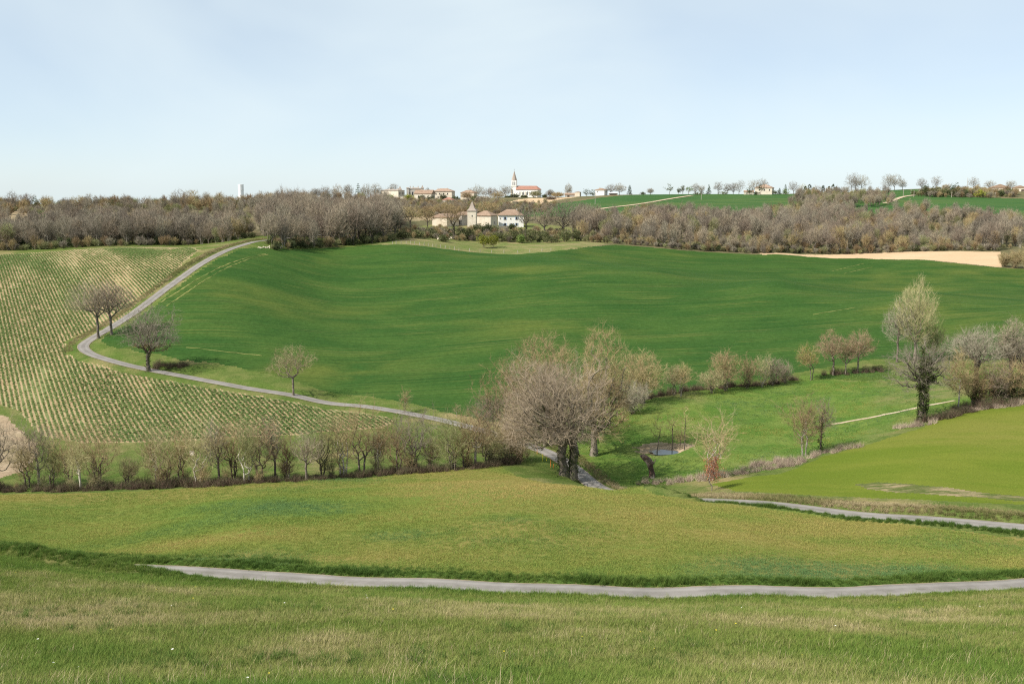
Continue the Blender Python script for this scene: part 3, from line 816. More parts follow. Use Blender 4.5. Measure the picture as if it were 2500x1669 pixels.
def tree_meshes(seed, h, rx, ry=None, cb=0.3, off=(0, 0), style='round', n=420, trunk=0.3, tip=0.014, per=4, tl=0.9, tw=0.035, fine=1.0, bf=0.35,
                wood='bark_grey', twig='twig_grey', stems=1, fork=None, lean=(0, 0), ivy=0, ivy_h=0.5, ivy_r=99.0, leafn=0, leafmat=None, leafsize=0.25, seg=None,
                lump=0.22, spread=0.8, up=0.25, wob=0.12, thick=0.055, leaf_low=1.0, sides=5):
    """meshes of one tree: trunk and limbs, crown of twigs, optional ivy and leaves; stands on the origin"""
    r = np.random.default_rng(seed)
    ry = ry or rx * 0.92
    n = int(n * 1.25 * fine); tw = tw * 0.46; tl = tl * 1.5; per = per + 5; spread = spread * 0.7
    c0 = h * cb
    cz = (c0 + h) / 2; rz = (h - c0) / 2
    seg = seg or h * 0.085
    thick = min(thick, 0.5 * trunk / stems ** 0.5); tip = min(tip, 0.4 * thick)
    wparts, tparts, ivyc, leafc = [], [], [], []
    for s in range(stems):
        a = 6.283 * (s + 0.3 * r.random()) / stems
        bo = np.array([math.cos(a), math.sin(a), 0]) * (0.035 * h * (stems > 1)) * r.uniform(0.4, 1.3)
        fz = (fork if fork is not None else cb * 1.02) * h
        tx = np.array([lean[0], lean[1], 0]) * fz
        st = np.array([math.cos(a), math.sin(a), 0]) * rx * 0.25 * (stems > 1)
        top = bo + tx + st * (fz / h) + np.array([0, 0, fz])
        m = 5
        base = [bo - np.array([0, 0, 0.35])] + [bo + (top - bo) * (i / m) + np.append(r.normal(size=2), 0) * 0.005 * h * math.sin(math.pi * i / m) for i in range(0, m + 1)]
        pts = crown_points(r, n // stems, (off[0], off[1], cz), (rx, ry, rz), style, lump)
        if stems > 1:                                  # every stem fills mainly its own side
            dirv = np.array([math.cos(a), math.sin(a)])
            keep = (pts[:, :2] - np.array(off)) @ dirv > (-0.35 if stems > 2 else -0.7) * rx
            pts = pts[keep]
        nd, par = grow(r, base, pts, bf, seg, wob, min_node=(4 if stems == 1 else 3))
        rr, ch = radii(par, tip, trunk / (stems ** 0.5))
        flare = np.clip(1 - (nd[:, 2] + 0.35) / (0.10 * h), 0, 1)
        rr = rr * (1 + 0.55 * flare * (np.arange(len(rr)) < 7))
        ok = par >= 0
        big = ok & (rr > thick)
        wparts.append(tubes(nd, par, rr, big, sides))
        tparts.append(tubes(nd, par, rr, ok & ~big, 3))
        thin = np.nonzero(ok & (rr < thick * 1.3) & (nd[:, 2] > c0 * 0.6))[0]
        tparts.append(twigs(r, nd, par, thin, per, tl, tw, spread, up))
        if ivy:
            low = np.nonzero(ok & (nd[:, 2] < ivy_h * h) & (rr > thick * 0.8) & (np.hypot(nd[:, 0], nd[:, 1]) < ivy_r))[0]
            for i in low:
                for q in range(max(1, int(ivy * 1.3 * np.linalg.norm(nd[i] - nd[par[i]]) * (0.7 + 4 * rr[i])))):
                    p = nd[par[i]] + (nd[i] - nd[par[i]]) * r.random()
                    v = r.normal(size=3); v[2] *= 0.4; v /= np.linalg.norm(v)
                    ivyc.append(p + v * (rr[i] * 1.05 + r.uniform(0.0, 0.28)))
        if leafn:
            lo = thin[nd[thin, 2] < leaf_low * h]
            if len(lo): leafc.append(nd[r.choice(lo, leafn // stems)] + r.normal(size=(leafn // stems, 3)) * 0.25)
    out = {}
    V, T, Q = joinparts(wparts); out['trunk'] = mesh_np('trunk', V, T, M[wood], Q, True)
    V, T, Q = joinparts(tparts); out['crown'] = mesh_np('crown', V, T, M[twig], Q)
    if ivyc:
        V, Q = leaves(r, np.array(ivyc), 7, 0.24, 0.16); out['ivy'] = mesh_np('ivy', V, None, M['ivy'], Q)
    if leafc:
        V, Q = leaves(r, np.concatenate(leafc), 4, leafsize, 0.22); out['leaves'] = mesh_np('leaves', V, None, M[leafmat], Q)
    return out

def put_tree(name, label, cat, loc, meshes, rz=0.0, s=1.0, group=None):
    t = empty(name, loc, rz); t.scale = (s, s, s) if np.isscalar(s) else s
    for k, me in meshes.items(): mesh_obj(k, me, t)
    tag(t, label, cat, group)
    return t

def survey_tree(name, label, px, py, top, left, right, cat='tree', group=None, base=None, **kw):
    """a tree measured on the photograph: foot pixel, top row, crown columns; sizes follow from its distance"""
    g = ground(px, py) if base is None else np.array(base)
    k = g[1] / F
    h = (py - top) * k * 1.05
    rx = (right - left) / 2 * k * 1.25
    ox = ((left + right) / 2 - px) * k
    kw.setdefault('off', (ox, 0))
    ms = tree_meshes(kw.pop('seed', int(px * 7 + py)), h, rx, **kw)
    return put_tree(name, label, cat, (g[0], g[1], g[2] - 0.05), ms, group=group)

# ------------------------------------------------------------------ scattering of uncountable stuff
def make_scatter_group():
    ng = bpy.data.node_groups.new('scatter', 'GeometryNodeTree')
    ng.interface.new_socket('Geometry', in_out='INPUT', socket_type='NodeSocketGeometry')
    ng.interface.new_socket('Source', in_out='INPUT', socket_type='NodeSocketCollection')
    ng.interface.new_socket('Geometry', in_out='OUTPUT', socket_type='NodeSocketGeometry')
    nn, l = ng.nodes, ng.links
    gi = nn.new('NodeGroupInput'); go = nn.new('NodeGroupOutput')
    ci = nn.new('GeometryNodeCollectionInfo'); ci.inputs['Separate Children'].default_value = True; ci.inputs['Reset Children'].default_value = True
    ip = nn.new('GeometryNodeInstanceOnPoints'); ip.inputs['Pick Instance'].default_value = True
    def attr(nm, ty):
        a = nn.new('GeometryNodeInputNamedAttribute'); a.data_type = ty; a.inputs['Name'].default_value = nm
        return a.outputs['Attribute']
    l.new(gi.outputs['Geometry'], ip.inputs['Points']); l.new(gi.outputs['Source'], ci.inputs['Collection'])
    l.new(ci.outputs[0], ip.inputs['Instance']); l.new(attr('pick', 'INT'), ip.inputs['Instance Index'])
    l.new(attr('rot', 'FLOAT_VECTOR'), ip.inputs['Rotation']); l.new(attr('size', 'FLOAT_VECTOR'), ip.inputs['Scale'])
    l.new(ip.outputs[0], go.inputs[0])
    return ng
SCATTER = make_scatter_group()
def source(name, meshes):
    c = bpy.data.collections.new(name)
    for i, me in enumerate(meshes):
        c.objects.link(bpy.data.objects.new('%s_%02d' % (name, i), me))
    return c
def scatter(name, src, P, size, tint=None, rot=None, seed=0, label=None, cat=None, host=None):
    r = np.random.default_rng(seed); n = len(P)
    if not n: return None
    me = bpy.data.meshes.new(name); me.vertices.add(n); me.vertices.foreach_set('co', np.asarray(P, np.float32).ravel())
    size = np.asarray(size, np.float32)
    if size.ndim == 1: size = np.repeat(size[:, None], 3, 1)
    if rot is None: rot = np.column_stack([r.normal(0, 0.08, n), r.normal(0, 0.08, n), r.random(n) * 6.2832])
    for nm, ty, key, arr in (('size', 'FLOAT_VECTOR', 'vector', size), ('rot', 'FLOAT_VECTOR', 'vector', rot),
                             ('pick', 'INT', 'value', r.integers(0, len(src.objects), n)), ('tint', 'FLOAT', 'value', tint if tint is not None else r.random(n))):
        at = me.attributes.new(nm, ty, 'POINT')
        at.data.foreach_set(key, np.asarray(arr, np.int32 if ty == 'INT' else np.float32).ravel())
    o = mesh_obj(name, me)
    md = o.modifiers.new('scatter', 'NODES'); md.node_group = SCATTER
    md[[s.identifier for s in SCATTER.interface.items_tree if s.name == 'Source'][0]] = src
    tag(o, label, cat, kind='stuff')
    return o

def tint_mat(name, stops, transl=0.3, var=0.29):
    """colour picked by each instance's own tint value"""
    m, nt, out = new_mat(name)
    at = N(nt, 'ShaderNodeAttribute', attribute_type='INSTANCER', attribute_name='tint')
    cr = N(nt, 'ShaderNodeValToRGB')
    el = cr.color_ramp.elements
    while len(el) < len(stops): el.new(0.5)
    for e, (p, c) in zip(el, stops): e.position = p; e.color = (*c, 1)
    nt.links.new(at.outputs['Fac'], cr.inputs[0])
    g = N(nt, 'ShaderNodeNewGeometry')
    v = N(nt, 'ShaderNodeHueSaturation')
    nt.links.new(cr.outputs[0], v.inputs['Color']); nt.links.new(ramp(nt, g.outputs['Random Per Island'], 0, 1, 1 - var, 1 + var), v.inputs['Value'])
    finish(nt, out, v.outputs[0], 0.75, None, spec=0.2, transl=transl)
    return m
GRASS = [(0.0, (0.080, 0.150, 0.020)), (0.35, (0.150, 0.205, 0.036)), (0.62, (0.245, 0.245, 0.078)), (1.0, (0.44, 0.36, 0.20))]
M['blade'] = tint_mat('grass blades', GRASS)
M['blade_lush'] = tint_mat('lush grass blades', [(0.0, (0.060, 0.115, 0.018)), (0.6, (0.125, 0.190, 0.034)), (1.0, (0.24, 0.25, 0.075))])
M['blade_dry'] = tint_mat('dry grass blades', [(0.0, (0.15, 0.17, 0.05)), (0.5, (0.30, 0.25, 0.12)), (1.0, (0.45, 0.37, 0.22))])

M['blade_meadow'] = tint_mat('meadow blades', [(0.0, (0.115, 0.205, 0.070)), (0.35, (0.185, 0.255, 0.048)), (0.65, (0.29, 0.285, 0.072)), (1.0, (0.40, 0.315, 0.11))], var=0.12)
M['blade_crop'] = tint_mat('crop leaves', [(0.0, (0.125, 0.190, 0.055)), (0.6, (0.175, 0.235, 0.068)), (1.0, (0.27, 0.285, 0.10))], 0.4, 0.15)
def tuft_mesh(seed, n, h, rad, w, mat, bend=0.5):
    r = np.random.default_rng(seed)
    a = r.random(n) * 6.2832; d = rad * np.sqrt(r.random(n))
    b = np.column_stack([np.cos(a) * d, np.sin(a) * d, np.full(n, -0.03)])
    dirx = r.random(n) * 6.2832; H = h * (0.45 + 0.8 * r.random(n)); bd = bend * H * (0.2 + r.random(n))
    D = np.column_stack([np.cos(dirx), np.sin(dirx), np.zeros(n)]); S = np.column_stack([-np.sin(dirx), np.cos(dirx), np.zeros(n)]) * (w / 2)
    m1 = b + D * (bd * 0.3)[:, None] + np.array([0, 0, 1.0]) * (H * 0.6)[:, None]
    tp = b + D * bd[:, None] + np.array([0, 0, 1.0]) * H[:, None]
    V = np.stack([b - S, b + S, m1 + S * 0.7, m1 - S * 0.7, tp], 1).reshape(-1, 3)
    o = np.arange(n)[:, None] * 5
    return mesh_np('tuft', V, np.concatenate([o + np.array([3, 2, 4])]), M[mat], np.concatenate([o + np.array([0, 1, 2, 3])]))
# ------------------------------------------------------------------ single trees along the lane and in the valley
ST = survey_tree
ST('bare_tree', 'left one of two tall bare trees beside the lane at the hairpin bend', 240, 826, 690, 184, 290, cb=0.34, n=820, trunk=0.34, wood='bark_grey', twig='twig_mauve', per=4, tl=0.85, tw=0.04, bf=0.45)
ST('bare_tree', 'right one of two tall bare trees beside the lane at the hairpin bend', 272, 817, 686, 230, 322, cb=0.30, n=820, trunk=0.34, wood='bark_grey', twig='twig_mauve', per=4, tl=0.85, tw=0.04, bf=0.45)
ST('bushy_tree', 'bushy bare tree with sprouting ivy clad trunk on the lane, second bend', 362, 906, 752, 312, 430, cb=0.22, n=950, trunk=0.42, wood='bark_dark', twig='twig_grey', per=5, tl=0.9, tw=0.045, bf=0.35, ivy=3, ivy_h=0.42, leafn=420, leafmat='leaf_copper', leafsize=0.14, leaf_low=0.42, lump=0.3)
ST('pale_tree', 'small pale bare tree alone beside the lane, casting its shadow on the wheat', 716, 966, 845, 664, 760, cb=0.36, n=420, trunk=0.24, wood='bark_grey', twig='twig_pale', per=4, tl=0.8, tw=0.04, bf=0.3, up=0.0, lump=0.3)
ST('sapling', 'slim leafless sapling clump on the edge of the lane left of the oak', 989, 1008, 948, 975, 1003, cb=0.1, n=120, trunk=0.07, stems=3, style='fan', wood='bark_grey', twig='twig_tan', per=4, tl=0.5, tw=0.03)
ST('sapling', 'tiny pale sapling at the wheat edge beside the brown thicket', 1115, 1018, 985, 1105, 1124, cb=0.2, n=40, trunk=0.05, wood='bark_pale', twig='twig_pale', per=3, tl=0.5, tw=0.03)
# the group in the middle
ST('oak_tree', 'great spreading grey oak with forked mossy trunk where the lane crosses the valley', 1383, 1163, 872, 1215, 1474, cb=0.12, n=3000, trunk=0.95, stems=2, fork=0.20, wood='bark_dark', twig='twig_brown', per=5, tl=1.0, tw=0.040, bf=0.40, ivy=3, ivy_h=0.30, thick=0.075, lump=0.30, spread=1.0, sides=7, wob=0.2)
ST('oak_tree', 'tall oak with orange lichened twigs standing right behind the great grey oak', 1450, 1112, 822, 1385, 1545, cb=0.10, n=2000, trunk=0.55, fork=0.26, wood='bark_grey', twig='twig_tan', per=5, tl=1.0, tw=0.042, bf=0.35, ivy=2, ivy_h=0.5, lump=0.42, leafn=260, leafmat='leaf_copper', leafsize=0.12, leaf_low=0.45)
ST('round_tree', 'broad tan crowned tree rising behind the great grey oak, wheat beyond it', 1335, 1085, 812, 1240, 1420, cb=0.14, n=1500, trunk=0.4, stems=2, fork=0.2, wood='bark_grey', twig='twig_tan', per=5, tl=1.0, tw=0.045, bf=0.3, lump=0.34)
ST('thicket_tree', 'tan bushy tree at the left shoulder of the oak group', 1240, 1075, 872, 1175, 1320, cb=0.08, n=900, trunk=0.25, stems=4, style='fan', wood='bark_grey', twig='twig_tan', per=5, tl=0.9, tw=0.045, lump=0.3)
ST('thicket_tree', 'low brown bushy tree leftmost of the oak group above the lane', 1200, 1075, 955, 1140, 1250, cb=0.08, n=420, trunk=0.2, stems=4, style='fan', wood='bark_grey', twig='twig_mauve', per=5, tl=0.8, tw=0.04, lump=0.3)
ST('thicket_tree', 'slender grey brown tree between hedgerow and oak', 1268, 1120, 985, 1215, 1310, cb=0.12, n=380, trunk=0.16, stems=3, style='fan', wood='bark_grey', twig='twig_tan', per=5, tl=0.8, tw=0.04)
ST('round_tree', 'dense round tan tree right of the oak group at the pasture edge', 1568, 985, 855, 1512, 1618, cb=0.05, n=1000, trunk=0.3, stems=3, fork=0.1, wood='bark_grey', twig='twig_tan', per=6, tl=0.8, tw=0.05, lump=0.2)
ST('shrub', 'dark tangled shrub under the round tan tree at the pasture edge', 1545, 1010, 930, 1500, 1585, cat='shrub', cb=0.03, n=420, trunk=0.14, stems=4, style='fan', wood='bark_dark', twig='twig_grey', per=6, tl=0.7, tw=0.05)
# hedge between pasture and wheat
HB = 'bushes between pasture and wheat'
ST('round_shrub', 'small pale round bush, first in the row right of the oak group', 1645, 966, 893, 1620, 1672, cat='shrub', group=HB, cb=0.25, n=300, trunk=0.12, stems=2, wood='bark_grey', twig='twig_pale', per=6, tl=0.5, tw=0.045)
ST('round_shrub', 'white stemmed slender bush, second in the row right of the oak group', 1662, 968, 888, 1645, 1690, cat='shrub', group=HB, cb=0.3, n=240, trunk=0.1, stems=2, wood='bark_pale', twig='twig_tan', per=5, tl=0.6, tw=0.04)
ST('round_shrub', 'pale globe shaped bush left of the tall tan bush in the row', 1738, 960, 900, 1707, 1768, cat='shrub', group=HB, cb=0.15, n=380, trunk=0.12, stems=3, wood='bark_grey', twig='twig_pale', per=6, tl=0.5, tw=0.045, lump=0.12)
ST('round_shrub', 'tallest tan bush of the row between pasture and wheat', 1772, 954, 852, 1735, 1808, cat='shrub', group=HB, cb=0.12, n=560, trunk=0.2, stems=3, wood='bark_dark', twig='twig_tan', per=6, tl=0.7, tw=0.045, lump=0.2)
ST('round_shrub', 'narrow tan bush just right of the tallest one in the row', 1824, 949, 868, 1800, 1850, cat='shrub', group=HB, cb=0.1, n=320, trunk=0.14, stems=4, style='fan', wood='bark_dark', twig='twig_tan', per=5, tl=0.6, tw=0.04)
ST('round_shrub', 'pale thin topped bush in the middle of the row with a white stem', 1860, 945, 862, 1838, 1885, cat='shrub', group=HB, cb=0.1, n=240, trunk=0.1, stems=3, style='fan', wood='bark_pale', twig='twig_pale', per=5, tl=0.6, tw=0.035)
ST('round_shrub', 'broad mauve brown bush near the right end of the row', 1887, 941, 872, 1858, 1918, cat='shrub', group=HB, cb=0.08, n=360, trunk=0.12, stems=4, style='fan', wood='bark_dark', twig='twig_mauve', per=5, tl=0.6, tw=0.04)
ST('round_shrub', 'last low brown bush at the right end of the row', 1917, 936, 885, 1898, 1935, cat='shrub', group=HB, cb=0.05, n=220, trunk=0.08, stems=4, style='fan', wood='bark_grey', twig='twig_mauve', per=5, tl=0.5, tw=0.04)
ST('yellow_tree', 'small yellow budding tree left of the two rust crowned trees', 1980, 928, 842, 1942, 1992, cb=0.3, n=280, trunk=0.14, stems=2, wood='bark_grey', twig='twig_gold', per=5, tl=0.6, tw=0.05, leafn=200, leafmat='bush_yellow', leafsize=0.16)
RT = 'rust crowned trees by the ditch'
ST('rust_tree', 'left one of the rust crowned trees at the wheat edge', 2034, 916, 808, 1995, 2060, group=RT, cb=0.30, n=480, trunk=0.22, wood='bark_grey', twig='twig_rust', per=6, tl=0.7, tw=0.045)
ST('rust_tree', 'thin middle one of the rust crowned trees at the wheat edge', 2064, 914, 835, 2045, 2088, group=RT, cb=0.30, n=260, trunk=0.15, wood='bark_grey', twig='twig_rust', per=5, tl=0.6, tw=0.045)
ST('rust_tree', 'right one of the rust crowned trees at the wheat edge', 2094, 910, 808, 2068, 2126, group=RT, cb=0.28, n=460, trunk=0.2, wood='bark_grey', twig='twig_rust', per=6, tl=0.7, tw=0.045)
ST('bare_tree', 'tall dark stemmed bare tree left of the pale poplar', 2190, 884, 730, 2152, 2232, cb=0.22, n=560, trunk=0.26, fork=0.5, wood='bark_dark', twig='twig_grey', per=5, tl=0.8, tw=0.045)
ST('poplar_tree', 'tallest pale green poplar rising above the wheat on the right', 2232, 886, 690, 2190, 2276, cb=0.2, n=900, trunk=0.34, fork=0.42, style='column', wood='bark_grey', twig='twig_pale', per=5, tl=1.1, tw=0.05, up=0.9, spread=0.5, bf=0.6)
ST('round_tree', 'tan green bushy tree at the right foot of the poplar', 2280, 882, 788, 2240, 2308, cb=0.1, n=560, trunk=0.2, stems=3, wood='bark_pale', twig='twig_olive', per=6, tl=0.7, tw=0.05)
ST('ivy_oak', 'ivy smothered oak with dead side branches at the edge of the bright green field', 2250, 1026, 830, 2165, 2312, cb=0.30, n=560, trunk=0.6, fork=0.72, wood='bark_dark', twig='twig_grey', per=4, tl=0.9, tw=0.04, ivy=16, ivy_h=0.98, ivy_r=1.9, bf=0.5, lump=0.35, thick=0.06)
ST('oak_tree', 'broad bare oak with twisted limbs behind the copse on the right', 2378, 985, 798, 2312, 2436, cb=0.45, n=900, trunk=0.4, wood='bark_dark', twig='twig_grey', per=4, tl=0.9, tw=0.04, bf=0.35, lump=0.3, wob=0.22)
ST('bare_tree', 'knotty dark tree standing tallest in the copse on the right', 2462, 970, 780, 2425, 2496, cb=0.35, n=600, trunk=0.36, fork=0.6, wood='bark_dark', twig='twig_mauve', per=5, tl=0.7, tw=0.04, ivy=3, ivy_h=0.85)
ST('bare_tree', 'bare tree at the right frame edge of the copse', 2505, 968, 810, 2450, 2570, cb=0.3, n=600, trunk=0.36, wood='bark_dark', twig='twig_grey', per=5, tl=0.8, tw=0.04)
CP_ = 'copse shrubs on the right'
ST('slim_tree', 'slim pale tree at the left front of the copse', 2340, 1000, 855, 2300, 2370, group=CP_, cb=0.15, n=420, trunk=0.14, fork=0.5, stems=1, wood='bark_pale', twig='twig_tan', per=6, tl=0.8, tw=0.045)
ST('shrub', 'brown shrub with yellowing leaves under the broad bare oak', 2385, 990, 890, 2345, 2425, cat='shrub', group=CP_, cb=0.04, n=480, trunk=0.14, stems=5, style='fan', wood='bark_dark', twig='twig_tan', per=5, tl=0.7, tw=0.045, leafn=320, leafmat='bush_yellow', leafsize=0.14, ivy=4, ivy_h=0.6)
ST('shrub', 'dark ivy filled shrub in the middle of the copse', 2430, 984, 885, 2395, 2470, cat='shrub', group=CP_, cb=0.04, n=480, trunk=0.16, stems=5, style='fan', wood='bark_dark', twig='twig_mauve', per=5, tl=0.7, tw=0.045, ivy=8, ivy_h=0.7)
ST('shrub', 'dense brown shrub at the right end of the copse', 2482, 978, 872, 2440, 2530, cat='shrub', group=CP_, cb=0.04, n=520, trunk=0.16, stems=5, style='fan', wood='bark_dark', twig='twig_tan', per=5, tl=0.7, tw=0.045, ivy=6, ivy_h=0.6)
# valley floor
ST('willow_tree', 'bare golden willow clump behind the copper leaved sapling', 1737, 1172, 1004, 1682, 1802, cb=0.22, n=330, trunk=0.16, stems=4, style='fan', fork=0.24, wood='bark_pale', twig='twig_rust', per=3, tl=0.8, tw=0.026, lump=0.3)
ST('copper_sapling', 'sapling hung with dead copper leaves at the meadow edge', 1738, 1198, 1100, 1722, 1754, cb=0.12, n=120, trunk=0.08, wood='bark_grey', twig='twig_mauve', per=3, tl=0.4, tw=0.025, leafn=420, leafmat='leaf_copper', leafsize=0.15)
ST('birch_tree', 'thin birch clump with rusty twigs in the middle of the pasture', 1962, 1112, 960, 1915, 2012, cb=0.14, n=560, trunk=0.15, stems=4, style='fan', fork=0.3, wood='bark_pale', twig='twig_tan', per=4, tl=0.8, tw=0.028, lump=0.3)
ST('dark_tree', 'straight dark ivy stemmed tree at the right of the birch clump', 2003, 1106, 968, 1985, 2030, cb=0.3, n=180, trunk=0.14, fork=0.7, wood='bark_dark', twig='twig_grey', per=4, tl=0.7, tw=0.03, ivy=5, ivy_h=0.8)
for i, (px, py, top, lbl) in enumerate(((1604, 1106, 1010, 'leaning bare sapling at the left bank of the pond'), (1641, 1098, 1000, 'straight thin sapling right of the pond water'),
                                        (1660, 1098, 1045, 'shortest thin sapling on the muddy pond bank'), (1671, 1098, 985, 'tallest thin sapling at the right end of the pond bank'))):
    ST('sapling', lbl, px, py, top, px - 16, px + 16, group='saplings around the pond', cb=0.3, n=70, trunk=0.075, fork=0.6, lean=((0.12, 0) if i == 0 else (0, 0)), wood='bark_dark', twig='twig_tan', per=3, tl=0.5, tw=0.024)

# hedgerow along the foot of the meadow
HEDGE = [(6, 1196, 1062, 48, 'twig_mauve', 1, 'round'), (62, 1195, 1095, 24, 'twig_tan', 2, 'fan'), (96, 1190, 1075, 36, 'twig_mauve', 1, 'fan'), (132, 1198, 1085, 22, 'twig_olive', 3, 'fan'), (160, 1199, 1078, 30, 'twig_tan', 3, 'fan'),
         (192, 1201, 1090, 18, 'twig_pale', 1, 'round'), (243, 1196, 1062, 46, 'twig_tan', 5, 'fan'), (318, 1194, 1120, 18, 'twig_pale', 2, 'fan'), (372, 1190, 1078, 24, 'twig_tan', 3, 'fan'), (404, 1190, 1048, 40, 'twig_pale', 4, 'fan'),
         (446, 1190, 1060, 26, 'twig_tan', 2, 'fan'), (492, 1192, 1030, 34, 'twig_pale', 2, 'fan'), (526, 1188, 1052, 22, 'twig_grey', 1, 'round'), (568, 1186, 1012, 46, 'twig_tan', 5, 'fan'), (606, 1184, 1040, 22, 'twig_olive', 2, 'fan'),
         (640, 1182, 998, 38, 'twig_rust', 3, 'fan'), (664, 1181, 1040, 20, 'twig_grey', 1, 'round'), (700, 1178, 1042, 28, 'twig_tan', 3, 'fan'), (752, 1175, 1070, 26, 'twig_mauve', 1, 'round'), (796, 1172, 1050, 38, 'twig_olive', 3, 'fan'),
         (832, 1170, 1005, 40, 'twig_tan', 4, 'fan'), (884, 1164, 1022, 42, 'twig_tan', 2, 'round'), (922, 1160, 1060, 14, 'twig_grey', 1, 'fan'), (934, 1158, 1072, 14, 'twig_tan', 1, 'fan'), (966, 1158, 1028, 34, 'twig_tan', 3, 'fan'), (1012, 1156, 1030, 48, 'twig_grey', 5, 'fan'),
         (1056, 1152, 1072, 24, 'twig_tan', 3, 'fan'), (1096, 1150, 1035, 44, 'twig_olive', 5, 'fan'), (1130, 1148, 1030, 28, 'twig_tan', 3, 'fan'), (1162, 1147, 1022, 34, 'twig_tan', 1, 'round'), (1198, 1143, 1040, 30, 'twig_pale', 2, 'fan'), (1234, 1136, 1050, 32, 'twig_tan', 3, 'fan'), (1262, 1128, 1062, 26, 'twig_pale', 2, 'fan')]
TW = {'twig_mauve': 'mauve brown', 'twig_tan': 'tan', 'twig_olive': 'olive green', 'twig_pale': 'pale', 'twig_grey': 'grey', 'twig_rust': 'rusty brown'}
ORD = ['first', 'second', 'third', 'fourth', 'fifth', 'sixth', 'seventh', 'eighth', 'ninth', 'tenth', 'eleventh', 'twelfth', 'thirteenth', 'fourteenth', 'fifteenth', 'sixteenth', 'seventeenth',
       'eighteenth', 'nineteenth', 'twentieth', 'twenty-first', 'twenty-second', 'twenty-third', 'twenty-fourth', 'twenty-fifth', 'twenty-sixth', 'twenty-seventh', 'twenty-eighth', 'twenty-ninth', 'thirtieth', 'thirty-first', 'thirty-second', 'thirty-third']
for i, (px, py, top, hw, tm, stn, sty) in enumerate(HEDGE):
    kind = 'many stemmed' if stn > 2 else ('twin stemmed' if stn == 2 else 'single stemmed')
    ST('hedge_tree', '%s %s bare hedge tree, %s from the left along the meadow' % (TW[tm], kind, ORD[i]), px + (i * 17) % 23 - 11, py - 4 - (i * 11) % 9, top - 44 + (i * 29) % 55, px - hw * 1.25, px + hw * 1.25, group='hedgerow trees along the meadow',
       cb=0.22 if stn == 1 else 0.06, n=int(105 + hw * 7), trunk=0.13 + 0.0022 * hw, stems=stn, style=sty, fork=(0.4 if stn == 1 else 0.22), wood=['bark_grey', 'bark_dark', 'bark_pale'][i * 7 % 3 if i % 3 else 0],
       twig=tm, per=2, tl=0.9, tw=0.030, lump=0.3, up=0.7, leafn=(420 if tm == 'twig_olive' else 0), leafmat='bush_fresh', leafsize=0.09)

# ------------------------------------------------------------------ woods
def proto(seed, **kw):
    a = dict(n=210, per=3, tl=1.3, tw=0.11, tip=0.03, trunk=0.24, thick=0.075, sides=4, seg=1.6, up=0.7, spread=0.6)
    a.update(kw)
    return tree_meshes(seed, **a)
PROTO = [proto(901, h=13, rx=4.2, cb=0.18, twig='twig_mauve', wood='bark_grey', bf=0.4),
         proto(902, h=14, rx=3.2, cb=0.15, twig='twig_grey', wood='bark_grey', bf=0.4, style='column'),
         proto(903, h=12, rx=4.8, cb=0.14, twig='twig_mauve', wood='bark_dark', bf=0.35, lump=0.35),
         proto(904, h=11, rx=3.0, cb=0.04, twig='twig_tan', wood='bark_pale', stems=3, style='fan'),
         proto(905, h=13, rx=3.4, cb=0.10, twig='twig_grey', wood='bark_pale', stems=2, style='fan', fork=0.4),
         proto(906, h=12, rx=4.0, cb=0.25, twig='twig_grey', wood='bark_dark', ivy=2, ivy_h=0.7),
         proto(907, h=12, rx=3.2, cb=0.2, twig='twig_tan', wood='bark_grey', stems=2, style='fan'),
         proto(908, h=12, rx=3.4, cb=0.25, twig='twig_olive', wood='bark_grey', stems=2, style='fan')]
def field_points(P, step, seed, jitter=0.75):
    r = np.random.default_rng(seed)
    x0, y0 = P.min(0); x1, y1 = P.max(0)
    gx, gy = np.meshgrid(np.arange(x0, x1, step), np.arange(y0, y1, step))
    gx = gx + (r.random(gx.shape) - 0.5) * step * jitter * 2; gy = gy + (r.random(gy.shape) - 0.5) * step * jitter * 2
    gx = gx.ravel(); gy = gy.ravel()
    k = inside(gx, gy, P)
    return np.column_stack([gx[k], gy[k], bil(GZ, gx[k], gy[k])])
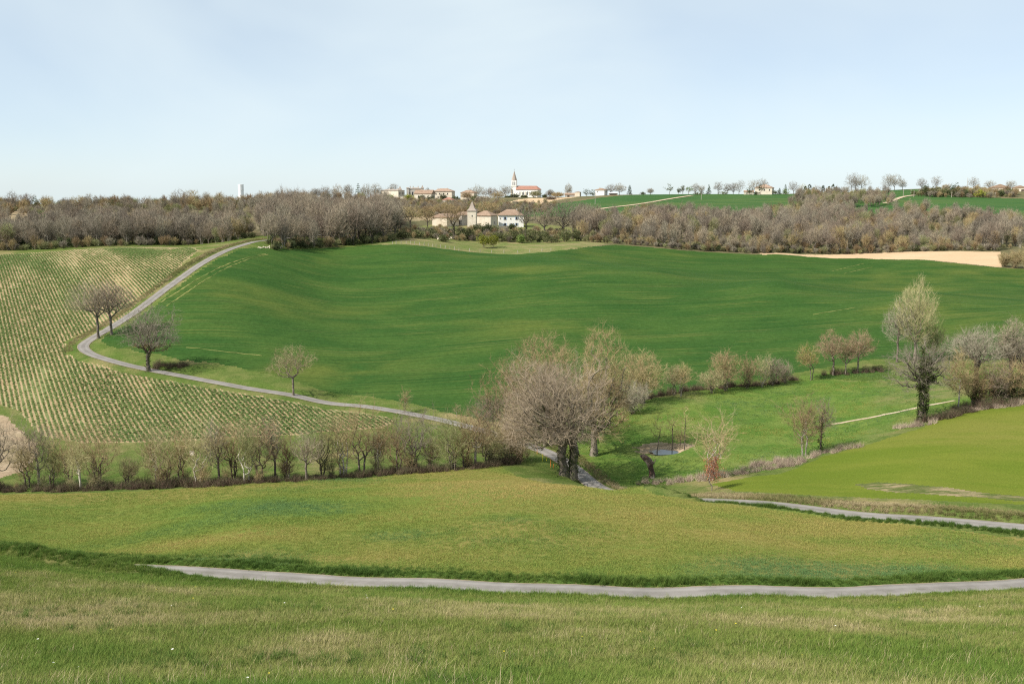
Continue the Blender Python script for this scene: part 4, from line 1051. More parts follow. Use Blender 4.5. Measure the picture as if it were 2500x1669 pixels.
WOODS = [  # outline, spacing, height range, weights of the kinds, where it is
 ([(-80, 614), (0, 612), (150, 606), (300, 599), (470, 597), (545, 592), (600, 582), (640, 574), (560, 568), (300, 572), (0, 582), (-80, 584)], 4.6, (0.62, 1.0), (3, 3, 1, 4, 4, 3, 0.5, 1), 'in the left wood', 'bare trees of the left wood'),
 ([(662, 606), (720, 607), (800, 602), (880, 597), (955, 588), (985, 565), (960, 545), (900, 530), (700, 532), (630, 560)], 6.0, (0.85, 1.3), (3, 1, 5, 0, 1, 3, 0, 0), 'in the middle oak wood', 'bare trees of the middle wood'),
 ([(1425, 590), (1500, 594), (1600, 602), (1750, 613), (1860, 618), (2000, 619), (2250, 613), (2440, 612), (2490, 605), (2500, 575), (2500, 545), (2300, 523), (2150, 520), (2000, 515), (1880, 520), (1700, 530), (1500, 530), (1400, 540), (1395, 570)],
  6.6, (0.50, 1.02), (4, 4, 2, 4, 5, 2.5, 1, 1.5), 'in the wide right wood', 'bare trees of the right wood'),
 ([(-80, 582), (300, 570), (640, 566), (700, 530), (960, 528), (1010, 515), (900, 498), (600, 503), (300, 512), (-80, 512)], 14.0, (0.42, 0.72), (3, 3, 2, 2, 3, 1, 1, 1), 'on the left hillside', 'bare trees of the hillside'),
 ([(915, 533), (1000, 531), (1180, 527), (1330, 518), (1355, 504), (1235, 500), (1100, 496), (950, 494)], 12.0, (0.32, 0.55), (2, 1, 2, 5, 1, 1, 3, 2), 'on the village slope', 'bare trees of the village slope'),
 ([(1920, 508), (2000, 512), (2180, 503), (2190, 492), (2175, 480), (2050, 478), (1950, 484)], 7.0, (0.48, 0.78), (3, 2, 3, 1, 1, 2, 1, 2), 'in the hilltop copse', 'bare trees of the hilltop copse'),
]
cand = []
for wi, (outl, step, hr, wt, where, grp) in enumerate(WOODS):
    P = field_points(poly(outl), step, 40 + wi)
    r = np.random.default_rng(60 + wi)
    nz = fbm(P[:, 0], P[:, 1], 38, 140 + wi, 2); nh = fbm(P[:, 0], P[:, 1], 22, 150 + wi, 2)
    for p, z, hh in zip(P, nz, nh):                # kinds grow in drifts and the canopy rises and falls
        w = np.array(wt, float); w[[3, 6, 7]] *= np.clip((z - 0.38) * 7, 0.1, 2.5); w[[1, 4]] *= np.clip((0.62 - z) * 6, 0.2, 2)
        cand.append((p, wi, int(r.choice(8, p=w / w.sum())), (hr[0] + (hr[1] - hr[0]) * float(np.clip(0.5 + (hh - 0.5) * 2.2 + r.normal(0, 0.28), -0.15, 1.25))) * (0.78 if wi == 2 and p[1] > 610 else 1.0), r.random() * 6.283))
# the nearest ones are single trees, the mass behind reads as one wood
cand.sort(key=lambda c: c[0][1])
quota = {0: 90, 1: 55, 2: 95, 3: 20, 4: 30, 5: 12}
single, mass = [], []
for c in cand:
    if quota[c[1]] > 0: quota[c[1]] -= 1; single.append(c)
    else: mass.append(c)
KINDS = ['mauve twigged bare tree', 'slim grey bare tree', 'dark limbed bare oak', 'many stemmed bare tree', 'grey twin stemmed bare tree', 'ivy clad bare tree', 'tan twigged bare tree', 'olive twigged bare tree']
SIDE = ['at far left', 'left of middle', 'in the middle', 'right of middle', 'at far right']
for wi in range(len(WOODS)):
    mine = [c for c in single if c[1] == wi]
    us = np.array([c[0][0] / c[0][1] for c in mine]); ys = np.array([c[0][1] for c in mine])
    for c, u, y in zip(mine, us, ys):
        p, _, k, sc_, rz = c
        side = SIDE[min(4, int(5 * (u - us.min()) / (us.max() - us.min() + 1e-6)))]
        loc = ys[np.abs(us - u) < 0.02]
        depth = 'front row' if y <= np.quantile(loc, 0.34) else ('second row' if y <= np.quantile(loc, 0.67) else 'back row')
        size = 'small ' if sc_ < WOODS[wi][2][0] + 0.35 * (WOODS[wi][2][1] - WOODS[wi][2][0]) else ('tall ' if sc_ > WOODS[wi][2][0] + 0.75 * (WOODS[wi][2][1] - WOODS[wi][2][0]) else '')
        put_tree('wood_tree', '%s%s %s, %s %s' % (size, KINDS[k], WOODS[wi][4], depth, side), 'tree', (p[0], p[1], p[2] - 0.1), PROTO[k], rz, sc_, group=WOODS[wi][5])
def merged(ms):
    """one mesh with all the parts of a tree, for the far mass"""
    Vs, Ls, mats, mi, o = [], [], [], [], 0
    bm = bmesh.new()
    for k, me in ms.items():
        mats.append(me.materials[0]); n0 = len(bm.faces)
        bm.from_mesh(me); bm.faces.ensure_lookup_table()
        for f in bm.faces[n0:]: f.material_index = len(mats) - 1
    me = bpy.data.meshes.new('wood_tree_mass'); bm.to_mesh(me); bm.free()
    for m in mats: me.materials.append(m)
    return me
SRC_WOOD = source('wood_source', [merged(m) for m in PROTO])
def scatter_kinds(name, src, items, label, cat):
    P = np.array([c[0] for c in items]); o = scatter(name, src, P - np.array([0, 0, 0.1]), np.array([c[3] for c in items]), rot=np.array([(0, 0, c[4]) for c in items]), label=label, cat=cat)
    o.data.attributes['pick'].data.foreach_set('value', np.array([c[2] for c in items], np.int32))
    return o
scatter_kinds('woodland', SRC_WOOD, mass, 'brown mass of bare woodland covering the slopes across the valley', 'woodland')

# undergrowth: leafy evergreen bushes along the feet of the woods
def bush_mesh(seed, h, w, mat, n=60, per=9, size=0.28, twig='twig_grey'):
    r = np.random.default_rng(seed)
    p = crown_points(r, n, (0, 0, h * 0.48), (w / 2, w / 2, h * 0.5), 'round', 0.4, 0.6)
    V, Q = leaves(r, p, per, size, size * 0.9)
    base = [(0, 0, -0.2), (0, 0, h * 0.1), (0.02, 0, h * 0.2)]
    nd, par = grow(r, base, p[:24], 0.3, h * 0.2, 0.1, min_node=1)
    rr, ch = radii(par, 0.015, 0.07)
    me = mesh_np('bush', *[x for x in joinparts([(V, Q)])[:2]], M[mat], Q)
    return me
SRC_BUSH = source('undergrowth_source', [bush_mesh(1, 3.2, 3.6, 'bush_dark', 80, 9, 0.42), bush_mesh(2, 2.6, 3.4, 'bush', 70, 9, 0.4), bush_mesh(3, 4.0, 3.2, 'bush_dark', 90, 9, 0.42), bush_mesh(4, 2.4, 3.0, 'bush', 60, 9, 0.38)])
def along(pts, step, seed, spread=1.0):
    L = spline(np.array([ground(*p)[:2] for p in pts]), step)
    r = np.random.default_rng(seed)
    L = L + r.normal(size=L.shape) * spread
    return np.column_stack([L, bil(GZ, L[:, 0], L[:, 1])])
r = np.random.default_rng(5)
U = np.concatenate([along([(-60, 611), (150, 605), (300, 598), (470, 596), (560, 588), (620, 580)], 2.6, 1, 1.2), along([(-60, 606), (150, 600), (300, 594), (470, 592)], 3.2, 2, 1.8), along([(-60, 600), (150, 594), (400, 588)], 4.5, 21, 2.0),
                    along([(665, 605), (720, 606), (800, 601), (880, 596), (955, 587)], 2.4, 3, 1.2), along([(665, 598), (720, 599), (800, 595), (880, 590), (965, 580)], 3.0, 4, 1.8),
                    along([(1600, 601), (1750, 612), (1860, 617), (2000, 618), (2250, 612), (2440, 611)], 5.5, 6, 1.6)])
scatter('undergrowth', SRC_BUSH, U, r.uniform(0.55, 1.15, len(U)), label='dark evergreen undergrowth along the foot of the woods', cat='undergrowth')

# brushwood: low leafless shrubs closing the feet of the woods
SRC_LOW = source('brushwood_source', [merged(proto(921, h=4.2, rx=2.0, cb=0.03, twig='twig_tan', wood='bark_grey', stems=4, style='fan', n=150, trunk=0.08, seg=0.7, tl=0.8)), merged(proto(922, h=3.6, rx=2.0, cb=0.03, twig='twig_grey', wood='bark_grey', stems=4, style='fan', n=150, trunk=0.08, seg=0.7, tl=0.8)),
                                      merged(proto(923, h=3.2, rx=1.8, cb=0.03, twig='twig_olive', wood='bark_grey', stems=4, style='fan', n=150, trunk=0.08, seg=0.7, tl=0.8))])
U = np.concatenate([along([(1430, 590), (1500, 594), (1600, 602), (1750, 613), (1860, 618), (2000, 619), (2250, 613), (2440, 612)], 1.6, 51, 1.0), along([(1430, 585), (1500, 589), (1600, 596), (1750, 606), (1860, 611), (2000, 612), (2250, 607), (2460, 606)], 2.2, 52, 2.0),
                    along([(-60, 613), (150, 607), (300, 600), (470, 598)], 2.2, 53, 1.0), along([(-60, 596), (150, 592), (300, 586), (470, 584)], 3.0, 54, 2.0), along([(665, 606), (800, 602), (955, 588)], 3.0, 55, 1.0)])
scatter('brushwood', SRC_LOW, U, np.random.default_rng(8).uniform(0.5, 1.1, len(U)), label='low leafless brushwood closing the feet of the woods', cat='brushwood')
# ------------------------------------------------------------------ buildings
def plaster(name, c1, c2, stain, scale=0.5):
    m, nt, out = new_mat(name)
    p = N(nt, 'ShaderNodeTexCoord').outputs['Object']
    a = noise(nt, p, scale, 4, 0.6); b = noise(nt, mapping(nt, p, 0, (1, 1, 0.25)), scale * 2.5, 4, 0.65); d = noise(nt, p, 3.5, 3, 0.7)
    c = mixc(nt, ramp(nt, a, 0.3, 0.7), c1, c2)
    c = mixc(nt, ramp(nt, b, 0.5, 0.78, 0, 0.6), c, stain)
    finish(nt, out, c, 0.9, d, 0.05, 0.6, 0.15)
    return m
def tiles(name, c1, c2, c3):
    m, nt, out = new_mat(name)
    p = N(nt, 'ShaderNodeTexCoord').outputs['Object']
    a = noise(nt, p, 0.6, 4, 0.65); b = noise(nt, p, 4.0, 3, 0.7)
    wv = N(nt, 'ShaderNodeTexWave', wave_type='BANDS', bands_direction='X'); wv.inputs['Scale'].default_value = 1.2; wv.inputs['Distortion'].default_value = 0.6
    nt.links.new(p, wv.inputs['Vector'])
    c = mixc(nt, ramp(nt, a, 0.3, 0.7), c1, c2)
    c = mixc(nt, ramp(nt, b, 0.4, 0.75, 0, 0.7), c, c3)
    finish(nt, out, c, 0.9, math_n(nt, 'ADD', wv.outputs['Fac'], b), 0.08, 0.7, 0.15)
    return m
M['stone'] = plaster('pale limestone', (0.55, 0.47, 0.36), (0.63, 0.55, 0.44), (0.40, 0.33, 0.24))
M['cream'] = plaster('cream render', (0.55, 0.485, 0.39), (0.64, 0.58, 0.48), (0.42, 0.36, 0.28))
M['white'] = plaster('white limewash', (0.78, 0.76, 0.71), (0.82, 0.80, 0.76), (0.66, 0.62, 0.55))
M['greystone'] = plaster('weathered grey stone', (0.40, 0.37, 0.33), (0.50, 0.46, 0.40), (0.28, 0.26, 0.23))
M['tile_brown'] = tiles('brown canal tiles', (0.27, 0.18, 0.125), (0.35, 0.25, 0.18), (0.20, 0.15, 0.11))
M['tile_red'] = tiles('red tiles', (0.32, 0.16, 0.115), (0.37, 0.20, 0.15), (0.27, 0.145, 0.105))
M['tile_orange'] = tiles('faded orange tiles', (0.31, 0.21, 0.155), (0.38, 0.275, 0.205), (0.25, 0.18, 0.135))
M['tile_grey'] = tiles('grey brown tiles', (0.33, 0.27, 0.22), (0.40, 0.34, 0.29), (0.26, 0.22, 0.18))
def plain(name, c, rough=0.8, spec=0.2):
    m, nt, out = new_mat(name)
    n1 = noise(nt, N(nt, 'ShaderNodeTexCoord').outputs['Object'], 2.0, 3)
    finish(nt, out, mixc(nt, n1, tuple(x * 0.85 for x in c), tuple(min(1, x * 1.12) for x in c)), rough, None, spec=spec)
    return m
M['pane'] = plain('dark window glass', (0.035, 0.04, 0.045), 0.15, 0.5)
M['shutter'] = plain('blue grey shutters', (0.42, 0.49, 0.60))
M['wood_dark'] = plain('dark timber', (0.10, 0.075, 0.055))
M['wood_grey'] = plain('weathered timber', (0.38, 0.34, 0.28))
M['concrete'] = plain('white concrete', (0.80, 0.81, 0.82))
M['yellow'] = plain('yellow plastic', (0.75, 0.68, 0.06), 0.5)
M['orange'] = plain('orange plastic', (0.65, 0.22, 0.05), 0.5)
M['metal'] = plain('pale sheet metal', (0.62, 0.65, 0.68), 0.5)

def box_mesh(name, x0, x1, y0, y1, z0, z1, mat):
    V = [(x, y, z) for z in (z0, z1) for y in (y0, y1) for x in (x0, x1)]
    return mesh_np(name, V, None, mat, [(0, 2, 3, 1), (4, 5, 7, 6), (0, 1, 5, 4), (2, 6, 7, 3), (0, 4, 6, 2), (1, 3, 7, 5)])
def part(name, me, parent, loc=None, label=None):
    o = mesh_obj(name, me, parent, loc)
    if label: o['label'] = label
    return o
def gable_walls(w, d, h, rh, mat):
    V = [(-w/2, -d/2, -1), (w/2, -d/2, -1), (w/2, d/2, -1), (-w/2, d/2, -1), (-w/2, -d/2, h), (w/2, -d/2, h), (w/2, d/2, h), (-w/2, d/2, h), (-w/2, 0, h + rh), (w/2, 0, h + rh)]
    return mesh_np('wall', V, [(4, 7, 8), (5, 9, 6)], mat, [(0, 1, 5, 4), (1, 2, 6, 5), (2, 3, 7, 6), (3, 0, 4, 7)])
def roof_mesh(kind, w, d, h, rh, over, mat, ridge=None):
    W, D = w / 2 + over, d / 2 + over
    t = 0.22; z = h - 0.04 - rh * over / max(d / 2, 0.1) * 0.5
    if kind == 'gable': R = W
    elif kind == 'hip': R = max(0.0, (ridge if ridge is not None else (w - d)) / 2)
    else: R = 0.0
    top = h + rh
    V = [(-W, -D, z), (W, -D, z), (W, D, z), (-W, D, z), (-W, -D, z + t), (W, -D, z + t), (W, D, z + t), (-W, D, z + t), (-R, 0, top + t), (R, 0, top + t)]
    T = [(4, 8, 7), (5, 6, 9)]
    Q = [(0, 3, 2, 1), (0, 1, 5, 4), (1, 2, 6, 5), (2, 3, 7, 6), (3, 0, 4, 7), (4, 5, 9, 8), (6, 7, 8, 9)]
    return mesh_np('roof', V, T, mat, Q)
def flared_roof(w, h, rh, over, mat):
    """bell shaped pyramid of a dovecote: steep above, kicked out at the eaves"""
    prof = [(w / 2 + over, h - 0.1), (w / 2 + over, h + 0.08), (w / 2 * 0.70, h + rh * 0.24), (w / 2 * 0.44, h + rh * 0.50), (w / 2 * 0.19, h + rh * 0.80), (0.05, h + rh)]
    V, Q = [], []
    for a, z in prof: V += [(-a, -a, z), (a, -a, z), (a, a, z), (-a, a, z)]
    for i in range(len(prof) - 1):
        for j in range(4): Q.append((i * 4 + j, i * 4 + (j + 1) % 4, i * 4 + 4 + (j + 1) % 4, i * 4 + 4 + j))
    Q.append((3, 2, 1, 0))
    return mesh_np('roof', V, None, mat, Q)
def opening(parent, face, u, z, ww, hh, w, d, name='window', mat='pane', shut=None, frame=True):
    """window or door set on one face: a frame standing proud and a pane, with shutters beside"""
    rot = {'f': 0, 'r': math.pi / 2, 'l': -math.pi / 2, 'b': math.pi}[face]
    dist = d / 2 if face in 'fb' else w / 2
    g = part(name, box_mesh(name, u - ww / 2, u + ww / 2, -dist - 0.05, -dist + 0.1, z, z + hh, M[mat]), parent)
    g.rotation_euler = (0, 0, rot)
    if shut:
        for s in (-1, 1):
            c = u + s * (ww / 2 + ww * 0.27)
            part('shutter', box_mesh('shutter', c - ww * 0.24, c + ww * 0.24, -dist - 0.07, -dist + 0.05, z - 0.03, z + hh + 0.03, M[shut]), g)
    if frame:
        part('sill', box_mesh('sill', u - ww * 0.6, u + ww * 0.6, -dist - 0.14, -dist + 0.02, z - 0.16, z - 0.02, M['stone']), g)
    return g
def chimney(parent, x, y, z, s=0.7, h=1.4):
    return part('chimney', box_mesh('chimney', x - s / 2, x + s / 2, y - s / 2, y + s / 2, z - 0.8, z + h, M['greystone']), parent)
def building(name, label, cat, px, py, yaw, w, d, h, kind='hip', rh=2.0, wall='cream', roof='tile_brown', over=0.45, wins=(), chims=(), group=None, base=None, ridge=None, Y=None):
    g = ground(px, py) if base is None else np.array(base)
    if Y: x, y, z = pix(px, py, Y); g = np.array([x, Y, zat(x, Y)])
    zmin = min(zat(g[0] + a, g[1] + b) for a in (-w / 2, w / 2) for b in (-d / 3, d / 3))
    e = empty(name, (g[0], g[1], max(zmin, g[2] - 1.0)), yaw)
    if kind == 'gable': part('wall', gable_walls(w, d, h, rh, M[wall]), e)
    else: part('wall', box_mesh('wall', -w / 2, w / 2, -d / 2, d / 2, -1.5, h, M[wall]), e)
    ro = part('roof', flared_roof(w, h, rh, over, M[roof]) if kind == 'flared' else roof_mesh(kind, w, d, h, rh, over, M[roof], ridge), e)
    for c in chims: chimney(ro, c[0], c[1], h + rh * 0.75, *(c[2:] or (0.7, 1.2)))
    for q in wins: opening(e, *q[:5], w, d, *(q[5:]))
    tag(e, label, cat, group)
    return e
R = math.radians
# farm on the knoll
building('dovecote_tower', 'square pale dovecote tower with flared pointed roof on the knoll', 'tower', 1153, 555, R(-6), 4.7, 4.7, 9.3, 'flared', 5.2, 'cream', 'tile_grey', 0.35, [('f', 0.3, 6.2, 0.6, 0.7), ('r', 0.2, 5.5, 0.5, 0.7)])
building('farm_outbuilding', 'windowless cream farm building joined to the dovecote, hipped brown roof', 'house', 1186, 553, R(-24), 10.5, 9.0, 6.6, 'hip', 2.4, 'cream', 'tile_brown', 0.5, [('r', 0.6, 2.0, 0.9, 1.2)], ridge=2.0)
building('farmhouse', 'white farmhouse with blue grey shutters beside the dovecote', 'house', 1247, 552, R(2), 14.5, 9.5, 6.9, 'hip', 3.0, 'white', 'tile_brown', 0.55,
         [('f', -3.4, 4.2, 1.0, 1.6, 'window', 'pane', 'shutter'), ('f', 3.2, 4.2, 1.0, 1.6, 'window', 'pane', 'shutter'), ('f', -6.2, 4.7, 0.6, 0.6), ('f', -0.2, 4.6, 0.6, 0.55), ('f', -3.4, 0.8, 1.0, 1.5, 'window', 'pane', 'shutter'),
          ('f', 0.2, 0.0, 1.1, 2.1, 'door', 'wood_dark', 'shutter', False), ('f', 3.2, 0.8, 1.0, 1.5, 'window', 'pane', 'shutter')], [(3.5, 0.5)], ridge=4.5)
building('stone_barn', 'pale stone barn with orange tiled roof and broad gable, left end of the farm', 'barn', 1088, 551, R(62), 13.0, 9.6, 5.0, 'gable', 2.0, 'stone', 'tile_orange', 0.4, [('l', 0.5, 0.6, 1.6, 0.7)])
building('farm_shed', 'small shed with faded orange roof between barn and dovecote', 'shed', 1134, 553, R(30), 6.5, 6.0, 6.0, 'gable', 1.6, 'greystone', 'tile_orange', 0.35, [('l', 0.0, 1.0, 1.0, 2.0, 'door', 'wood_dark', None, False)], Y=575)
# chateau on the skyline
def chateau():
    g = ground(985, 486, 800)
    x, y, z = pix(985, 486, 900); zb = zat(x, 900)
    e = empty('chateau', (x, 900, zb), 0)
    k = 900 / F
    def blk(nm, px0, px1, yaw, d, top, wallm, fwd=0.0, wins=(), rw=None, roofh=0.9, roofm='tile_grey', kind='hip'):
        w = (px1 - px0) * k / math.cos(yaw); cx = ((px0 + px1) / 2 - 985) * k; hh = (486 - top) * k
        b = part('wing' if nm == 'wing' else nm, box_mesh(nm, -w / 2, w / 2, -d / 2, d / 2, -3, hh, M[wallm]), e, (cx, fwd, 0)); b.rotation_euler = (0, 0, yaw)
        rf = part('roof', roof_mesh(kind, w, d, hh, roofh, 0.35, M[roofm]) if kind != 'pyr' else flared_roof(w, hh, roofh, 0.3, M[roofm]), b)
        for q in wins: opening(b, *q[:5], w, d)
        return b, rf, w, hh
    b, rf, w, hh = blk('wing', 936, 982, R(-32), 9.0, 465.5, 'cream', 0, [('f', -5.5, 5.0, 0.8, 1.3)] + [('r', -3.0 + 2.2 * i, 4.0, 0.8, 2.2) for i in range(4)])
    for cx in (-3.0, 1.0, 6.0): chimney(rf, cx, 0, hh + 0.8, 0.8, 1.0)
    b, rf, w, hh = blk('wing', 994, 1030, R(4), 10.0, 461.5, 'greystone', 9.0, [('f', -5.0 + 2.5 * i, 3.6, 1.1, 2.8) for i in range(5)])
    for cx in (-4.6, -2.0, 2.5): chimney(rf, cx, 0, hh + 0.9, 0.9, 1.6)
    blk('turret', 1026.5, 1033.5, 0.1, 2.6, 459.5, 'greystone', 4.5, kind='pyr', roofh=2.6, roofm='tile_grey')
    blk('turret', 991.5, 998.0, 0.1, 2.4, 459.5, 'greystone', 4.2, kind='hip', roofh=0.5)
    blk('turret', 970.5, 978.0, 0.2, 2.8, 462.5, 'cream', 9.5, kind='pyr', roofh=3.2, roofm='tile_grey')
    part('terrace_wall', box_mesh('terrace_wall', -20, 8, -8.2, -7.7, -3.0, 2.2, M['cream']), e)
    tag(e, 'old chateau with two wings, grey facade, turrets and chimneys on the skyline', 'chateau')
chateau()
VG = 'village houses on the ridge'
building('village_house', 'long village house with brown gabled roof just right of the chateau', 'house', 1037, 489, R(-16), 16.0, 9.0, 5.6, 'gable', 3.0, 'cream', 'tile_brown', 0.5, [('f', -4, 2.5, 1, 1.4), ('f', 1, 2.5, 1, 1.4), ('r', 0.5, 3.0, 1, 1.4)], [(2, 0)], group=VG, Y=880)
building('village_house', 'large cream village house with reddish roof in the middle of the village', 'house', 1084, 489, R(-12), 18.0, 11.0, 7.2, 'hip', 2.4, 'cream', 'tile_orange', 0.5, [('f', -6, 4.2, 1, 1.5), ('f', -2.5, 4.2, 1, 1.5), ('f', 1, 4.2, 1, 1.5), ('f', 5, 4.2, 1, 1.5), ('f', -4, 1.0, 1, 1.5), ('f', 2, 1.0, 1, 1.5)], [(-6, 1), (3, 1)], group=VG, Y=930)
building('village_house', 'village house with low brown roof at the right end of the village', 'house', 1145, 491, R(-18), 13.0, 8.5, 6.4, 'hip', 2.2, 'stone', 'tile_brown', 0.45, [('f', -3, 3.6, 0.9, 1.4), ('f', 2, 3.6, 0.9, 1.4)], group=VG, Y=910)
building('village_house', 'small red roofed house below the village', 'house', 1096, 500, R(-20), 8.2, 6.5, 3.4, 'hip', 1.8, 'cream', 'tile_red', 0.4, [('f', 1.5, 0.8, 0.9, 1.3)], group=VG, Y=800)
building('village_house', 'little grey roofed house left below the chateau', 'house', 928, 486, R(-30), 8.0, 7.0, 3.4, 'gable', 2.2, 'cream', 'tile_grey', 0.4, [('f', 0, 1.0, 0.9, 1.2)], group=VG, Y=820)
building('garden_shed', 'low white shed in the garden below the village', 'shed', 1136, 499, R(-5), 6.5, 3.0, 2.0, 'hip', 0.7, 'white', 'tile_grey', 0.2, group=VG, Y=810)
# church
def church():
    Y = 1050.0; x, y, z = pix(1291, 482, Y); zb = zat(x, Y); k = Y / F
    e = empty('church', (x, Y, zb), R(-9))
    L, d, hn = 25.5, 10.0, 8.2
    V = [(-L/2, -d/2, -2), (L/2 - 3, -d/2, -2), (L/2, -2.2, -2), (L/2, 2.2, -2), (L/2 - 3, d/2, -2), (-L/2, d/2, -2)]
    V = V + [(a, b, hn) for a, b, c in V]
    n = 6
    part('nave_wall', mesh_np('nave_wall', V, None, M['white'], [(i, (i + 1) % n, n + (i + 1) % n, n + i) for i in range(n)]), e)
    o = 0.5
    P = [(-L/2 - 0.2, -d/2 - o), (L/2 - 2.8, -d/2 - o), (L/2 + o, -2.4), (L/2 + o, 2.4), (L/2 - 2.8, d/2 + o), (-L/2 - 0.2, d/2 + o)]
    z0, z1 = hn - 0.1, hn + 3.9
    V = [(a, b, z0) for a, b in P] + [(-L/2 - 0.2, 0, z1), (L/2 - 4.5, 0, z1 - 0.1)]
    part('roof', mesh_np('roof', V, [(1, 2, 7), (2, 3, 7), (3, 4, 7), (0, 6, 5)], M['tile_red'], [(0, 1, 7, 6), (4, 5, 6, 7)]), e)
    for i in range(5):
        g = -L/2 + 4.2 + i * 4.0
        V = [(g - 0.45, -d/2 - 0.05, 2.6), (g + 0.45, -d/2 - 0.05, 2.6), (g + 0.45, -d/2 - 0.05, 5.6), (g, -d/2 - 0.05, 6.5), (g - 0.45, -d/2 - 0.05, 5.6)]
        V = V + [(a, b + 0.2, c) for a, b, c in V]
        bm = bmesh.new(); vs = [bm.verts.new(v) for v in V]
        bm.faces.new(vs[:5]); bm.faces.new(vs[5:][::-1])
        for q in range(5): bm.faces.new((vs[q], vs[5 + q], vs[5 + (q + 1) % 5], vs[(q + 1) % 5]))
        part('window', bm_mesh('window', bm, M['pane']), e)
        part('buttress', box_mesh('buttress', g + 1.7, g + 2.3, -d/2 - 0.9, -d/2 + 0.1, -2, 6.0, M['stone']), e)
    part('porch', box_mesh('porch', 2.0, 4.6, -d/2 - 5.0, -d/2 - 2.2, -2, 3.0, M['white']), e)
    tx = -L/2 - 2.6; s = 2.6; ht = 17.6
    t = part('tower', box_mesh('tower', tx - s, tx + s, -s, s, -2, ht, M['white']), e)
    part('cornice', box_mesh('cornice', tx - s - 0.25, tx + s + 0.25, -s - 0.25, s + 0.25, 11.4, 11.9, M['stone']), t)
    for q, (dx, dy, wx, wy) in enumerate(((-1.0, -s, 0.42, 0.1), (1.0, -s, 0.42, 0.1), (s, -1.0, 0.1, 0.42), (s, 1.0, 0.1, 0.42))):
        part('belfry_opening', box_mesh('belfry_opening', tx + dx - wx, tx + dx + wx, dy - wy, dy + wy, 12.6, 16.2, M['pane']), t)
    a = np.arange(8) * math.pi / 4 + math.pi / 8
    V = [(tx + (s + 0.35) * 1.02 * math.cos(q), (s + 0.35) * 1.02 * math.sin(q), ht - 0.05) for q in a] + [(tx, 0, ht + 10.2)]
    sp = part('spire', mesh_np('spire', V, [(i, (i + 1) % 8, 8) for i in range(8)], M['tile_grey'], None), t)
    part('cross', joined_boxes('cross', [(tx - 0.07, tx + 0.07, -0.07, 0.07, ht + 9.9, ht + 12.0), (tx - 0.5, tx + 0.5, -0.06, 0.06, ht + 11.2, ht + 11.36)], M['wood_dark']), e)
    for dx in (-s, s):
        part('buttress', box_mesh('buttress', tx + dx - 0.5, tx + dx + 0.5, -s - 1.2, -s + 0.1, -2, 9.0, M['stone']), t)
    tag(e, 'village church with pointed spire and long red tiled nave roof', 'church')
def joined_boxes(name, bs, mat):
    Vs, Qs = [], []
    for x0, x1, y0, y1, z0, z1 in bs:
        o = len(Vs); Vs += [(x, y, z) for z in (z0, z1) for y in (y0, y1) for x in (x0, x1)]
        Qs += [tuple(o + i for i in f) for f in ((0, 2, 3, 1), (4, 5, 7, 6), (0, 1, 5, 4), (2, 6, 7, 3), (0, 4, 6, 2), (1, 3, 7, 5))]
    return mesh_np(name, Vs, None, mat, Qs)
church()
# houses on the right ridge
building('ridge_house', 'two storey white house with flat red brown roof right of the church', 'house', 1468, 473, R(-26), 9.5, 9.0, 5.6, 'hip', 1.6, 'white', 'tile_brown', 0.6, [('f', -2, 3.2, 0.9, 1.2), ('r', 1, 3.2, 1, 1.3), ('r', -2, 3.2, 1, 1.3)], [(-2, 1, 0.6, 1.6)], Y=985)
building('ridge_barn', 'low dark barn with square block beside the beige field', 'barn', 1396, 477, R(-10), 13.0, 6.5, 2.4, 'gable', 1.6, 'greystone', 'tile_brown', 0.5, [('f', -3, 0, 2.2, 1.9, 'door', 'wood_dark', None, False)], Y=990)
building('ridge_tower', 'short square stone block at the end of the low dark barn', 'tower', 1411, 477, R(-20), 5.0, 5.0, 4.4, 'hip', 0.5, 'stone', 'tile_brown', 0.25, Y=986)
building('ridge_shed', 'open fronted shed with white metal roof below the bare ridge trees', 'shed', 1497, 475.5, R(-4), 8.5, 4.0, 2.0, 'gable', 0.7, 'wood_grey', 'metal', 0.4, [('f', 0, 0, 6.5, 1.6, 'door', 'wood_dark', None, False)], Y=975)  # the door is a dark panel painting the shade inside the open front
building('ridge_house', 'big square house with pink roof among trees on the right ridge', 'house', 1866, 473, R(-22), 16.0, 12.5, 6.4, 'hip', 3.0, 'cream', 'tile_orange', 0.5, [('f', -4, 3.6, 1, 1.5), ('f', 1, 3.6, 1, 1.5), ('f', 5.5, 3.6, 1, 1.5), ('f', -4, 0.8, 1, 1.5), ('r', -3, 3.6, 1, 1.5), ('r', 2, 3.6, 1, 1.5), ('r', -3, 0.8, 1, 1.5)], [(0, 0)], ridge=3.0, Y=965)
building('ridge_annex', 'low cream annex left of the big square house', 'house', 1828, 475, R(-8), 9.0, 5.0, 2.6, 'gable', 1.2, 'cream', 'tile_orange', 0.35, [('f', -2, 0.6, 0.9, 1.2)], Y=962)
building('ridge_barn', 'wide tan barn with low brown gable near the right frame edge', 'barn', 2441, 464, R(62), 22.0, 18.0, 3.6, 'gable', 3.2, 'stone', 'tile_brown', 0.4, Y=960)
building('ridge_house', 'tan house with shallow gable at the right frame edge', 'house', 2489, 464, R(70), 12.0, 12.0, 3.4, 'gable', 2.0, 'cream', 'tile_brown', 0.4, [('l', -2, 0, 1.2, 2.0, 'door', 'wood_dark', None, False), ('l', 2, 0, 2.4, 2.0, 'door', 'wood_dark', None, False)], Y=960)
